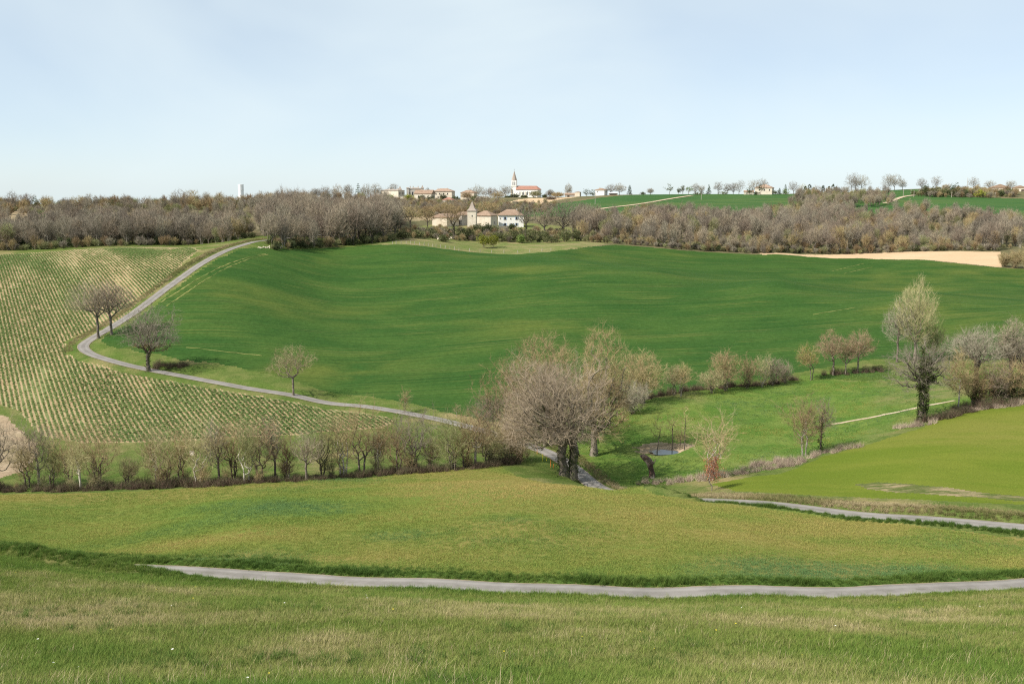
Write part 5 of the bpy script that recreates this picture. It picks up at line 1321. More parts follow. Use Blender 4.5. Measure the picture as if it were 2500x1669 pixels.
# water tower
def water_tower():
    Y = 1500.0; x, y, z = pix(588, 455, Y); zb = zat(x, Y); k = Y / F
    top = CAMZ + pix(588, 450.0, Y)[2]
    e = empty('water_tower', (x, Y, zb), 0)
    def ring(nm, prof, mat):
        m = 28; a = np.arange(m) * 2 * math.pi / m
        V = [(rr * math.cos(t), rr * math.sin(t), zz) for rr, zz in prof for t in a]; Q = []
        for i in range(len(prof) - 1):
            for j in range(m): Q.append((i * m + j, i * m + (j + 1) % m, i * m + m + (j + 1) % m, i * m + m + j))
        return part(nm, mesh_np(nm, V, None, mat, Q, False), e)
    H = top - zb
    ring('shaft', [(3.9, -2), (3.9, H - 9)], M['concrete'])
    ring('tank', [(3.9, H - 9), (4.05, H - 8.6), (4.05, H - 0.4), (3.9, H - 0.2), (0.01, H)], M['concrete'])
    ring('rim', [(4.1, H - 0.9), (4.16, H - 0.85), (4.16, H - 0.3), (4.1, H - 0.25)], M['concrete'])
    part('ladder', joined_boxes('ladder', [(-0.3, -0.22, -4.3, -4.2, 0, H), (0.22, 0.3, -4.3, -4.2, 0, H)], M['metal']), e)
    tag(e, 'slim white cylindrical water tower above the left wood', 'water tower')
water_tower()

# ------------------------------------------------------------------ terrace wall, rubble, posts and poles
def stone_mesh(seed, s):
    r = np.random.default_rng(seed); bm = bmesh.new()
    bmesh.ops.create_icosphere(bm, subdivisions=1, radius=s)
    for v in bm.verts: v.co = Vector((v.co.x * r.uniform(0.8, 1.3), v.co.y * r.uniform(0.8, 1.2), v.co.z * r.uniform(0.55, 0.9)))
    return bm_mesh('stone', bm, M['stone'])
STONES = [stone_mesh(i, 0.5) for i in range(5)]
def rubble(name, label, cat, px0, py0, px1, py1, n, size, seed, height=1.0):
    r = np.random.default_rng(seed)
    c = ground((px0 + px1) / 2, (py0 + py1) / 2); e = empty(name, tuple(c))
    for i in range(n):
        g = ground(r.uniform(px0, px1), r.uniform(py0, py1))
        o = mesh_obj('stone', STONES[i % 5], e, (g[0] - c[0], g[1] - c[1], g[2] - c[2] + r.uniform(0.0, height))); s = size * r.uniform(0.6, 1.5); o.scale = (s, s, s); o.rotation_euler = tuple(r.random(3) * 6)
    tag(e, label, cat)
rubble('stone_heap', 'row of pale stones at the top corner of the wheat by the lane', 'stones', 625, 603, 690, 607, 26, 0.55, 1, 0.3)
rubble('rubble_slope', 'tumbled pale stone rubble below the farm barn', 'stones', 1068, 574, 1108, 586, 60, 0.9, 2, 0.4)
rubble('boulder', 'small white boulder in the grass behind the hedgerow', 'stone', 469, 1110, 471, 1111, 2, 1.0, 3, 0.3)
def terrace():
    a, b = ground(1140, 559), ground(1244, 559)
    c = (a + b) / 2; e = empty('terrace_wall', tuple(c), math.atan2(b[1] - a[1], b[0] - a[0])); L = np.linalg.norm(b - a)
    me = box_mesh('stone_course', -1.0, 1.0, -0.3, 0.3, 0, 0.46, M['stone'])
    r = np.random.default_rng(4)
    for row in range(4):
        for i in range(int(L / 2.05)):
            o = mesh_obj('stone', me, e, (-L / 2 + 1 + i * 2.05 + (row % 2) * 0.9, r.uniform(-0.06, 0.06), -0.6 + row * 0.48)); o.scale = (r.uniform(0.9, 1.0), 1, 1)
    tag(e, 'low dry stone terrace wall in front of the dovecote and farmhouse', 'wall')
terrace()
def post_mesh(nm, h, s, mat, lean=0.03):
    V = [(-s, -s, -0.4), (s, -s, -0.4), (s, s, -0.4), (-s, s, -0.4), (-s * 0.85 + lean, -s * 0.85, h), (s * 0.85 + lean, -s * 0.85, h), (s * 0.85 + lean, s * 0.85, h), (-s * 0.85 + lean, s * 0.85, h), (lean, 0, h + s)]
    return mesh_np(nm, V, [(4, 5, 8), (5, 6, 8), (6, 7, 8), (7, 4, 8)], mat, [(0, 1, 5, 4), (1, 2, 6, 5), (2, 3, 7, 6), (3, 0, 4, 7)])
PM = post_mesh('fence_post', 1.3, 0.095, M['wood_grey'])
def posts(pts, n, where, grp):
    names = ORD
    L = spline(np.array([ground(*p)[:2] for p in pts]), 0.5)
    for i, q in enumerate(np.linspace(0, len(L) - 1, n).astype(int)):
        x, y = L[q, :2]; o = mesh_obj('fence_post', PM, None, (x, y, zat(x, y))); o.rotation_euler = (0.05 * math.sin(i * 3.1), 0.06 * math.cos(i * 1.7), i)
        o.scale = (1, 1, 0.85 + 0.25 * ((i * 37) % 10) / 10)
        tag(o, '%s wooden fence post from the left %s' % (ORD[i], where), 'post', grp)
posts([(958, 596), (992, 595), (1030, 599), (1070, 604), (1110, 610)], 15, 'above the wheat below the farm', 'posts below the farm')
posts([(1120, 612), (1200, 617), (1300, 616), (1345, 612)], 9, 'at the foot of the rough pasture', 'posts of the rough pasture')
posts([(1460, 588), (1500, 590), (1560, 594), (1600, 598)], 9, 'at the left corner of the wide wood', 'posts of the wide wood')
def pole(px, py, top, label, Y=None, cross=True):
    g = ground(px, py)
    if Y: x, y, z = pix(px, py, Y); g = np.array([x, Y, zat(x, Y)])
    h = (py - top) * g[1] / F
    e = empty('utility_pole', tuple(g))
    m = 8; a = np.arange(m) * 2 * math.pi / m; s0 = 0.22; s1 = 0.15
    V = [(s0 * math.cos(t), s0 * math.sin(t), -0.5) for t in a] + [(s1 * math.cos(t), s1 * math.sin(t), h) for t in a] + [(0, 0, h + 0.05)]
    part('pole', mesh_np('pole', V, [(8 + i, 8 + (i + 1) % 8, 16) for i in range(8)], M['wood_grey'], [(i, (i + 1) % 8, 8 + (i + 1) % 8, 8 + i) for i in range(8)]), e)
    if cross: part('crossarm', box_mesh('crossarm', -0.7, 0.7, -0.08, 0.08, h - 0.55, h - 0.35, M['wood_grey']), e)
    tag(e, label, 'utility pole', 'utility poles on the ridge')
for q in ((2205, 479, 464, 'utility pole left of the pale farm path on the right ridge'), (2224, 472, 463, 'short utility pole standing farther back beside the farm path'), (2231, 481, 466, 'utility pole at the right end of the pale farm path'),
          (2323, 482, 469, 'utility pole in front of the shrubs at the ridge field'), (2429, 483.5, 470, 'rightmost utility pole below the tan barn'), (1453, 499, 476, 'utility pole in the far green field below the white ridge house'),
          (1712, 488, 474, 'utility pole beside the bushes at the top of the far field')): pole(*q)
pole(2361, 461, 432, 'tallest thin mast against the sky on the right ridge', Y=985, cross=False)
for i, (px, py, top, mt, lb) in enumerate(((1311, 1108, 1096, 'orange', 'short orange marker stake farthest left by the lane'), (1324, 1126, 1107, 'yellow', 'tall yellow marker stake beside the great oak'), (1334, 1124, 1115, 'yellow', 'short yellow marker stake beside the great oak'),
                                           (1344, 1140, 1120, 'orange', 'tall orange marker stake nearest the oak trunk'), (1351, 1142, 1131, 'orange', 'shortest rusty marker stake at the oak trunk'))):
    g = ground(px, py); h = (py - top) * g[1] / F
    o = mesh_obj('marker_stake', post_mesh('marker_stake', h, 0.045, M[mt], 0.02), None, tuple(g)); tag(o, lb, 'stake', 'marker stakes by the oak')
# broken pollard trunk by the pond
def pollard():
    g = ground(1592, 1166); k = g[1] / F; r = np.random.default_rng(3)
    pts = [(1592, 1170, 0.52), (1593, 1158, 0.46), (1590, 1146, 0.43), (1587, 1136, 0.44), (1585, 1128, 0.50), (1580, 1120, 0.54), (1572, 1113, 0.46), (1565, 1108, 0.32)]
    V, Q = [], []; m = 10
    for i, (px, py, rad) in enumerate(pts):
        for j in range(m):
            a = j * 2 * math.pi / m; q = rad * r.uniform(0.8, 1.25)
            V.append(((px - 1592) * k + q * math.cos(a), q * math.sin(a), (1166 - py) * k + (q * 0.5 * math.cos(a) if i > 4 else 0)))
    for i in range(len(pts) - 1):
        for j in range(m): Q.append((i * m + j, i * m + (j + 1) % m, i * m + m + (j + 1) % m, i * m + m + j))
    e = empty('pollard_stump', tuple(g))
    V.append(tuple(np.mean(V[-m:], axis=0) + np.array([-0.25, 0, 0.1])))
    part('trunk', mesh_np('trunk', V, [((len(pts) - 1) * m + j, (len(pts) - 1) * m + (j + 1) % m, len(V) - 1) for j in range(m)], M['bark_stump'], Q), e)
    nd = np.array([(0, 0, (1166 - 1124) * k), (-0.9, 0.2, (1166 - 1112) * k), (0.2, 0.1, (1166 - 1130) * k), (0.55, 0, (1166 - 1118) * k)]); par = np.array([-1, 0, 0, 2]); V, Q = tubes(nd, par, np.array([0.16, 0.10, 0.14, 0.06]), par >= 0, 6)
    part('snag', mesh_np('snag', V, None, M['bark_stump'], Q), e)
    tag(e, 'broken leaning dead tree stump with peeling bark beside the pond', 'tree stump')
M['bark_stump'] = bark_mat('peeling bark', (0.05, 0.035, 0.028), (0.13, 0.085, 0.065), ((0.42, 0.37, 0.32), 0.9), scale=2.2)
pollard()
# ------------------------------------------------------------------ trees round the farm and on the skyline
def conifer_meshes(seed, h, w, tiers=9, mat='conifer'):
    r = np.random.default_rng(seed); C = []
    for i in range(tiers):
        z = h * (0.12 + 0.86 * i / tiers); rad = w / 2 * (1 - (i / tiers)) ** 0.8 * r.uniform(0.7, 1.15) + 0.1
        m = max(4, int(rad * 9))
        for j in range(m):
            a = r.random() * 6.283; d = rad * math.sqrt(r.random())
            C.append((d * math.cos(a), d * math.sin(a), z - 0.25 * d + r.normal() * 0.12))
    V, Q = leaves(r, np.array(C), 7, 0.45, 0.25)
    nd = np.array([(0, 0, -0.3), (0, 0, h * 0.5), (0, 0, h * 0.97)]); par = np.array([-1, 0, 1])
    tv, tq = tubes(nd, par, np.array([0.25, 0.15, 0.03]), par >= 0, 6)
    return {'trunk': mesh_np('trunk', tv, None, M['bark_dark'], tq), 'crown': mesh_np('crown', V, None, M[mat], Q)}
def bush_tree_meshes(seed, h, w, mat, cb=0.0, n=90, size=0.4, per=8, wood='bark_grey'):
    r = np.random.default_rng(seed)
    p = crown_points(r, n, (0, 0, h * (cb + 1) / 2), (w / 2, w / 2, h * (1 - cb) / 2 * 0.98), 'round', 0.3, 0.7)
    V, Q = leaves(r, p, per, size, size * 0.75)
    base = [(0, 0, -0.3), (0, 0, h * 0.05), (0, 0, h * 0.12), (0, 0, h * max(0.18, cb))]
    nd, par = grow(r, base, p[:40], 0.4, h * 0.15, 0.1, min_node=2); rr, ch = radii(par, 0.02, 0.05 + 0.018 * h)
    tv, tq = tubes(nd, par, rr, par >= 0, 4)
    return {'trunk': mesh_np('trunk', tv, None, M[wood], tq), 'crown': mesh_np('crown', V, None, M[mat], Q)}
def at(px, py, Y=None):
    if Y is None: return ground(px, py)
    x, y, z = pix(px, py, Y); return np.array([x, Y, zat(x, Y)])
def green(name, label, px, py, top, hw, mat, Y=None, cat='shrub', group=None, cb=0.0, conifer=False, n=90, size=0.4, seed=None):
    g = at(px, py, Y); k = g[1] / F; h = max(0.5, (CAMZ + pix(px, top, g[1])[2]) - g[2]); w = 2 * hw * k
    ms = conifer_meshes(int(px * 3 + py), h, w) if conifer else bush_tree_meshes(int(px * 3 + py), h, w, mat, cb, n, size)
    return put_tree(name, label, cat, (g[0], g[1], g[2] - 0.05), ms, group=group)
def bare(name, label, px, py, top, hw, Y=None, group=None, **kw):
    g = at(px, py, Y); k = g[1] / F; h = max(1.0, (CAMZ + pix(px, top, g[1])[2]) - g[2])
    a = dict(cb=0.3, n=420, trunk=0.3, per=4, tl=0.9, tw=0.08, tip=0.03, thick=0.07, bf=0.4); a.update(kw)
    ms = tree_meshes(int(px * 5 + py), h * 1.02, hw * k, **a)
    return put_tree(name, label, 'tree', (g[0], g[1], g[2] - 0.1), ms, group=group)
# round the farm
green('willow_bush', 'left half of the yellow green bush pair in the rough pasture', 1181, 605, 571, 15, 'bush_yellow', n=190, size=0.42, cb=0.12)
green('willow_bush', 'right half of the yellow green bush pair in the rough pasture', 1204, 604, 573, 14, 'bush_yellow', n=180, size=0.42, cb=0.12)
bare('knoll_oak', 'rounded bare oak directly right of the white farmhouse', 1330, 572, 493, 38, n=620, wood='bark_dark', twig='twig_mauve', trunk=0.45, cb=0.12)
bare('knoll_oak', 'widest bare oak right of the farmhouse at the wood corner', 1378, 572, 484, 46, n=760, wood='bark_dark', twig='twig_grey', trunk=0.5, cb=0.12, wob=0.2)
bare('knoll_tree', 'dark bare tree in front of the right corner of the white farmhouse', 1284, 582, 502, 24, n=320, wood='bark_dark', twig='twig_grey', trunk=0.42, fork=0.55, cb=0.35, ivy=4, ivy_h=0.45)
bare('knoll_tree', 'bare tree in front of the stone barn with ivy at its foot', 1108, 582, 497, 34, n=420, wood='bark_dark', twig='twig_tan', trunk=0.4, fork=0.35, cb=0.35, ivy=5, ivy_h=0.42)
bare('knoll_tree', 'orange brown bare tree left of the stone barn', 1002, 562, 498, 30, n=420, wood='bark_dark', twig='twig_tan', trunk=0.4, cb=0.3)
bare('knoll_tree', 'smaller tan bare tree close to the left end of the barn', 1044, 560, 506, 22, n=300, wood='bark_grey', twig='twig_tan', trunk=0.25, cb=0.3)
bare('knoll_tree', 'bare tree spreading behind the dovecote roof', 1192, 540, 490, 34, n=420, wood='bark_dark', twig='twig_tan', trunk=0.35, cb=0.25, Y=640)
bare('knoll_tree', 'bare tree on the dry slope left of the dovecote', 1085, 535, 496, 34, n=420, wood='bark_grey', twig='twig_tan', trunk=0.3, cb=0.2, Y=650)
bare('knoll_tree', 'bare tree on the dry slope above the farmhouse roof', 1235, 535, 494, 26, n=320, wood='bark_grey', twig='twig_grey', trunk=0.3, cb=0.2, Y=660)
KS = 'shrubs on the knoll below the farm'
for i, (px, py, top, hw, mt, lb) in enumerate(((1168, 566, 548, 13, 'bush', 'green shrub at the foot of the dovecote'), (1188, 570, 545, 14, 'bush_dark', 'dark evergreen in front of the farm outbuilding'), (1208, 568, 552, 12, 'bush', 'olive shrub at the corner of the farm outbuilding'),
        (1128, 584, 552, 16, 'bush', 'tall ivy mound between barn and dovecote'), (1145, 586, 556, 16, 'bush', 'rough shrub below the dovecote'), (1052, 580, 556, 18, 'bush', 'broad shrub below the left end of the barn'), (1020, 582, 560, 18, 'bush', 'dark shrub at the left end of the knoll'),
        (985, 584, 562, 14, 'bush', 'shrub where the knoll meets the oak wood'), (1262, 590, 556, 18, 'bush', 'broad olive shrub below the white farmhouse'), (1272, 593, 572, 11, 'bush_fresh', 'bright green shrub below the white farmhouse'), (1296, 592, 560, 14, 'bush', 'dark shrub under the bare tree by the farmhouse'),
        (1322, 586, 562, 20, 'bush', 'dark hedge shrub right of the farmhouse'), (1346, 592, 574, 20, 'bush', 'low round shrub at the right of the rough pasture'), (1378, 590, 558, 22, 'bush', 'yellowish shrub under the widest bare oak'), (1408, 588, 560, 16, 'bush', 'shrub at the right corner of the knoll'),
        (1215, 588, 566, 16, 'bush', 'olive shrub behind the yellow green bush pair'), (1240, 590, 570, 14, 'bush', 'small olive shrub right of the yellow green bush pair'), (1082, 590, 574, 12, 'bush', 'small shrub under the stone rubble'), (1250, 560, 548, 8, 'bush_dark', 'small dark shrub at the farmhouse wall'))):
    green('knoll_shrub', lb, px, py, top, hw, mt, group=KS, n=150, size=0.5)
# village greenery
VS = 'trees and shrubs of the village'
green('cedar_tree', 'dark layered cedar standing above the wood left of the chateau', 875, 482, 444, 12, 'conifer', Y=860, cat='tree', conifer=True)
for px, py, top, hw, mt, lb in ((948, 492, 475, 14, 'bush_fresh', 'yellow green tree below the left chateau wing'), (997, 493, 474, 13, 'bush_yellow', 'bright yellow green tree below the grey chateau facade'), (1030, 494, 478, 10, 'bush_dark', 'dark pine in front of the long village house'), (1050, 495, 478, 11, 'bush_dark', 'dark green tree in front of the village gable'),
        (1082, 492, 472, 9, 'bush_dark', 'dark tree in front of the large cream village house'), (1112, 497, 478, 9, 'bush_dark', 'dark conifer right of the small red roofed house'), (1075, 498, 488, 12, 'bush', 'low hedge below the large cream village house'), (1258, 492, 474, 13, 'bush_dark', 'round dark evergreen left below the church tower'),
        (1240, 494, 480, 12, 'bush_dark', 'dark hedge tree left of the beige church field'), (1160, 494, 476, 10, 'bush', 'green shrub right of the last village house'), (1280, 484, 478, 9, 'bush', 'low hedge in front of the church nave'), (1330, 482, 475, 6, 'bush_dark', 'small dark bush right of the church apse')):
    green('village_shrub', lb, px, py, top, hw, mt, Y=(840 if px < 1170 else 1000 if px < 1320 else 1045), cat='tree', group=VS, n=110, size=0.7)
for px, py, top, hw, Y, tw_, lb in ((1165, 488, 452, 20, 960, 'twig_grey', 'large bare tree between village and church'), (1198, 490, 458, 18, 950, 'twig_mauve', 'bare tree left of the round dark evergreen'), (1234, 490, 453, 17, 1000, 'twig_grey', 'bare tree just left of the church tower'), (1216, 497, 468, 16, 900, 'twig_tan', 'bushy bare tree in the slope below the church'),
        (1307, 498, 466, 13, 960, 'twig_olive', 'round grey green tree standing in front of the nave in the beige field'), (1140, 497, 470, 12, 900, 'twig_tan', 'bare tree in front of the last village house'), (1180, 505, 478, 18, 830, 'twig_mauve', 'low bare tree on the slope below the village'), (1343, 483, 464, 9, 1010, 'twig_grey', 'small bare tree right of the church'),
        (1388, 478, 450, 9, 1000, 'twig_grey', 'slender bare tree above the low dark barn'), (1362, 492, 470, 14, 950, 'twig_tan', 'orange brown bush at the end of the beige field'), (1345, 500, 482, 10, 900, 'twig_mauve', 'dark bushy tree at the corner of the beige field'), (960, 478, 449, 14, 930, 'twig_grey', 'bare tree behind the left chateau wing'),
        (918, 480, 448, 15, 900, 'twig_grey', 'bare tree immediately left of the chateau'), (893, 480, 451, 13, 890, 'twig_grey', 'bare tree between cedar and chateau'), (850, 482, 450, 14, 880, 'twig_grey', 'bare tree left of the cedar'), (822, 484, 453, 15, 870, 'twig_mauve', 'second bare tree left of the cedar'),
        (795, 486, 456, 14, 860, 'twig_grey', 'third bare tree left of the cedar'), (772, 488, 460, 13, 850, 'twig_grey', 'fourth bare tree left of the cedar'), (1044, 487, 450 + 10, 8, 930, 'twig_grey', 'thin bare tree behind the village roofs')):
    bare('village_tree', lb, px, py, top, hw * 1.15, Y=Y, group=VS, n=260, twig=tw_, tw=0.11, tl=1.3, tip=0.035, trunk=0.24, cb=0.12)
# right ridge
RG = 'trees on the right ridge'
for px, py, top, hw, Y, st, lb in ((1490, 476, 450, 11, 985, 'round', 'first bare tree right of the white ridge house'), (1512, 476, 448, 15, 985, 'round', 'broad bare tree behind the white roofed shed'), (1588, 474, 460, 7, 985, 'round', 'tiny lone bare tree on the bare skyline'), (1698, 474, 447, 9, 985, 'fan', 'thin bare tree right of the far path end'), (1712, 475, 455, 7, 980, 'fan', 'small bare tree by the bushes of the far field'),
        (1753, 474, 443, 11, 985, 'round', 'tall pale bare tree on the ridge left of the big house'), (1775, 474, 448, 10, 985, 'round', 'second pale bare tree left of the big house'), (1790, 474, 446, 8, 990, 'column', 'slim pale bare tree left of the big house'), (1804, 474, 440, 12, 985, 'fan', 'forked bare tree left of the big house'), (1838, 473, 439, 12, 975, 'round', 'tall bare tree behind the big square house'),
        (1860, 473, 436, 15, 985, 'round', 'highest bare tree behind the big square house'), (1937, 471, 443, 12, 975, 'round', 'round pale bare tree right of the big square house'), (2079, 466, 423, 16, 985, 'round', 'left tree of the skyline trio of bare oaks'), (2088, 466, 424, 11, 990, 'fan', 'middle tree of the skyline trio of bare oaks'),
        (2104, 465, 425, 17, 985, 'round', 'right tree of the skyline trio of bare oaks'), (2170, 461, 424, 15, 1000, 'round', 'left tree of the second bare skyline group'), (2184, 461, 424, 18, 995, 'round', 'broad middle tree of the second bare skyline group'), (2203, 461, 438, 10, 995, 'round', 'small right tree of the second bare skyline group'),
        (2250, 461, 435, 11, 1000, 'round', 'bare tree above the ridge shrubs'), (2285, 460, 430, 12, 1000, 'fan', 'taller bare tree above the ridge shrubs'), (2376, 463, 433, 12, 985, 'round', 'round bare tree right of the tall mast'), (2415, 463, 439, 12, 985, 'round', 'bare tree left of the tan barn'), (2466, 463, 441, 11, 990, 'round', 'bare tree behind the tan barn')):
    bare('ridge_tree', lb, px, py, top, hw * 1.2, Y=Y, group=RG, n=(330 if hw > 13 else 190), style=st, twig='twig_grey', wood='bark_dark', tw=0.085, tl=1.2, tip=0.035, trunk=0.26, cb=0.14, fork=0.26)
for px, py, top, hw, Y, mt, cf, lb in ((1634, 475.5, 451, 12, 960, 'bush', False, 'round green tree alone on the far field skyline'), (1657, 475, 459, 5, 965, 'bush', False, 'small slim green tree right of the round one'), (1667, 475, 452, 6, 965, 'bush', False, 'slim green tree beside the far path'), (1681, 476, 453, 10, 962, 'bush_fresh', False, 'fresh green tree at the top of the far path'),
        (1730, 474, 449, 7, 985, 'conifer', True, 'dark conifer between bare ridge trees'), (1537, 476, 450, 8, 985, 'conifer', True, 'blue green conifer right of the broad bare tree'), (1432, 477, 462, 11, 985, 'bush_dark', False, 'dark garden shrub left of the white ridge house'), (1448, 476, 464, 8, 985, 'bush', False, 'garden shrub at the white ridge house'),
        (1570, 475, 469, 7, 975, 'bush_dark', False, 'low dark hedge on the skyline'), (1766, 478, 466, 13, 955, 'bush', False, 'broad olive bush at the top edge of the far field'), (1706, 478, 469, 14, 955, 'bush', False, 'long low bush at the top of the far field'), (1830, 476, 456, 8, 955, 'bush_dark', False, 'dark evergreen at the annex of the big house'),
        (1857, 476, 448, 11, 948, 'bush_dark', False, 'dense dark tree in front of the big square house'), (1846, 476, 468, 6, 946, 'bush_dark', False, 'small dark bush in front of the big house'), (1903, 473, 458, 5, 960, 'conifer', True, 'small dark conifer right of the big house'), (1917, 472, 448, 5, 965, 'conifer', True, 'taller dark conifer right of the big house'),
        (1918, 474, 460, 9, 955, 'bush_fresh', False, 'pale green round shrub right of the big house'), (1893, 474, 464, 9, 955, 'bush', False, 'grey green shrub at the corner of the big house'), (1962, 472, 447, 12, 960, 'blossom', False, 'white blossoming tree left of the cypresses')):
    green('ridge_tree', lb, px, py, top, hw, mt, Y=Y, cat='tree', group=RG, conifer=cf, n=60, size=0.55, cb=(0.25 if 'tree' in lb and not cf else 0))
def cypress(seed, h, w):
    r = np.random.default_rng(seed); n = 120
    z = r.random(n) * h; a = r.random(n) * 6.283
    rad = w / 2 * np.clip(np.minimum(z / (0.15 * h) + 0.4, 1) * (1.05 - (z / h) ** 4 * 0.85), 0.1, 1)
    C = np.column_stack([rad * 0.9 * np.cos(a), rad * 0.9 * np.sin(a), z])
    V, Q = leaves(r, C, 8, 0.5, 0.22)
    tv, tq = tubes(np.array([(0, 0, -0.3), (0, 0, h * 0.8)]), np.array([-1, 0]), np.array([0.15, 0.05]), np.array([False, True]), 6)
    return {'trunk': mesh_np('trunk', tv, None, M['bark_dark'], tq), 'crown': mesh_np('crown', V, None, M['bush_dark'], Q)}
for i, (px, py, top, hw) in enumerate(((1966, 471, 455, 4), (1976, 471, 450, 5), (1986, 471, 458, 4), (2009, 471, 453, 4.2), (2023, 471, 455, 3), (2033, 471, 450, 4.6), (2041, 471, 456, 3.6))):
    g = at(px, py, 950); h = CAMZ + pix(px, top, 950)[2] - g[2]
    put_tree('cypress_tree', 'clipped dark cypress, %s from the left in the skyline row' % ORD[i], 'tree', tuple(g), cypress(i, h, 2 * hw * 950 / F), group='cypress row')
# shrubs on the right ridge field edge
for i, (px, py, top, hw, mt, lb) in enumerate(((2258, 480, 450, 10, 'bush', 'left dark bushy tree of the ridge shrub row'), (2280, 480, 455, 14, 'bush', 'second brown green shrub of the ridge shrub row'), (2305, 480, 460, 14, 'bush', 'third shrub of the ridge shrub row'), (2327, 481, 446, 13, 'bush_dark', 'tall dark tree in the middle of the ridge shrub row'),
        (2356, 481, 461, 14, 'bush_dark', 'dark shrub right of the tall tree in the ridge row'), (2391, 482, 462, 14, 'bush_yellow', 'rounded yellow brown shrub in the ridge row'), (2443, 480, 466, 8, 'bush_dark', 'small dark shrub below the tan barn'), (2468, 479, 462, 10, 'bush', 'shrub at the right end of the ridge row'), (2232, 476, 466, 8, 'bush', 'low shrub beside the farm path poles'))):
    green('ridge_shrub', lb, px, py, top, hw, mt, group='ridge shrub row', n=110, size=0.7)
# left skyline
r = np.random.default_rng(77)
LS = [(33, 470, 12), (66, 472, 16), (118, 480, 15), (18, 486, 10), (165, 487, 14), (195, 480, 15), (222, 476, 14), (250, 479, 16), (285, 480, 14), (310, 478, 15), (355, 484, 16), (395, 488, 12), (425, 472, 10), (448, 466, 18), (470, 464, 16), (505, 472, 10), (538, 478, 14), (560, 484, 12), (618, 484, 13), (640, 472, 14), (668, 474, 14), (695, 472, 15), (722, 470, 14), (748, 466, 14)]
for i, (px, top, hw) in enumerate(LS):
    Y = 690 + 60 * ((i * 37) % 10) / 10
    bare('skyline_tree', '%s bare tree from the left on the skyline above the left wood' % ORD[i], px, 507, top - 3, hw * 1.25, Y=Y, group='bare trees on the left skyline', n=240, twig=['twig_grey', 'twig_mauve', 'twig_tan'][i % 3], tw=0.10, tl=1.2, tip=0.035, trunk=0.2, cb=0.08, style=['round', 'fan', 'round'][i % 3], wood=['bark_grey', 'bark_dark'][i % 2])
for px, top, hw, lb in ((88, 480, 9, 'dark green conifer on the left skyline'), (268, 487, 10, 'dark round evergreen on the left skyline'), (400, 485, 7, 'small dark pine on the left skyline'), (244, 488, 8, 'low dark evergreen on the left skyline')):
    green('skyline_evergreen', lb, px, 507, top, hw, 'bush_dark', Y=720, cat='tree', n=60, size=0.55)
for px, top, hw, lb in ((440, 540, 8, 'fresh yellow green tree in the left wood'), (196, 548, 9, 'bright green tree at the left of the wood'), (108, 512, 12, 'yellow green bush on the dry hillside')):
    green('spring_tree', lb, px, 590, top, hw, 'bush_fresh', Y=470, cat='tree', n=80, size=0.35, cb=0.1)
# scrub corner at the right end of the ploughed strip
for i, (px, py, top, hw) in enumerate(((2452, 652, 618, 16), (2478, 655, 612, 20), (2505, 658, 606, 20))):
    bare('corner_thicket', ['left', 'middle', 'right'][i] + ' tan thicket at the right end of the ploughed strip', px, py, top, hw, group='thickets by the ploughed strip', n=360, stems=4, style='fan', cb=0.03, twig='twig_tan', wood='bark_grey', per=5, tl=0.9, tw=0.09, trunk=0.14)

# scrub: low leafless and evergreen bushes over the village slope, the knoll and the hillside edges
def scrub(name, outl, step, seed, lo, hi, src, label):
    Q = field_points(poly(outl), step, seed)
    scatter(name, src, Q, np.random.default_rng(seed).uniform(lo, hi, len(Q)), label=label, cat='scrub', seed=seed)
VS_ = [(915, 535), (1000, 533), (1060, 530), (1180, 527), (1330, 518), (1360, 502), (1235, 501), (1100, 497), (930, 493)]
scrub('village_scrub', VS_, 5.0, 201, 0.5, 1.2, SRC_LOW, 'tan leafless scrub on the slope between farm and village')
scrub('village_bushes', VS_, 13.0, 202, 0.5, 1.0, SRC_BUSH, 'evergreen bushes on the slope between farm and village')
KN = [(960, 585), (1040, 582), (1110, 588), (1160, 590), (1235, 592), (1300, 592), (1420, 588), (1425, 575), (1330, 566), (1260, 566), (1140, 565), (1060, 562), (975, 566)]
scrub('knoll_scrub', KN, 3.6, 203, 0.35, 0.9, SRC_LOW, 'grey tan scrub covering the knoll below the farm')
scrub('knoll_bushes', KN, 11.0, 204, 0.35, 0.7, SRC_BUSH, 'olive bushes covering the knoll below the farm')
scrub('ridge_scrub', [(2240, 481), (2300, 482), (2400, 484), (2480, 482), (2480, 470), (2400, 466), (2300, 466), (2245, 470)], 6.0, 205, 0.7, 1.5, SRC_LOW, 'brown scrub along the edge of the ridge field')

# dark evergreens standing in the wide wood
for i, (px, py, top, hw) in enumerate(((1585, 575, 545, 7), (1640, 590, 560, 8), (1705, 560, 528, 7), (1790, 585, 556, 8), (1868, 570, 540, 7), (1955, 600, 566, 9), (2040, 560, 530, 7), (2120, 590, 560, 8), (2190, 575, 545, 7), (2290, 595, 566, 8), (2370, 570, 540, 7), (2430, 590, 562, 8), (1500, 570, 542, 7), (1470, 580, 556, 7))):
    green('ivy_tree', '%s ivy green tree from the left amid the wide right wood' % ORD[i], px, py, top, hw, 'bush_dark' if i % 3 else 'bush', cat='tree', group='ivy green trees of the right wood', n=90, size=0.55, cb=0.1)

r = np.random.default_rng(301)
Q = []
for k in range(330):                                 # bushes breaking the left skyline
    px = r.uniform(-60, 900); Y = r.uniform(650, 790) + max(0, px - 600) * 0.25
    x = (px - W0 / 2) / F * Y; Q.append((x, Y, zat(x, Y)))
scatter('skyline_scrub', SRC_LOW, np.array(Q), r.uniform(0.7, 2.0, len(Q)), label='brown leafless scrub along the left skyline', cat='scrub', seed=301)
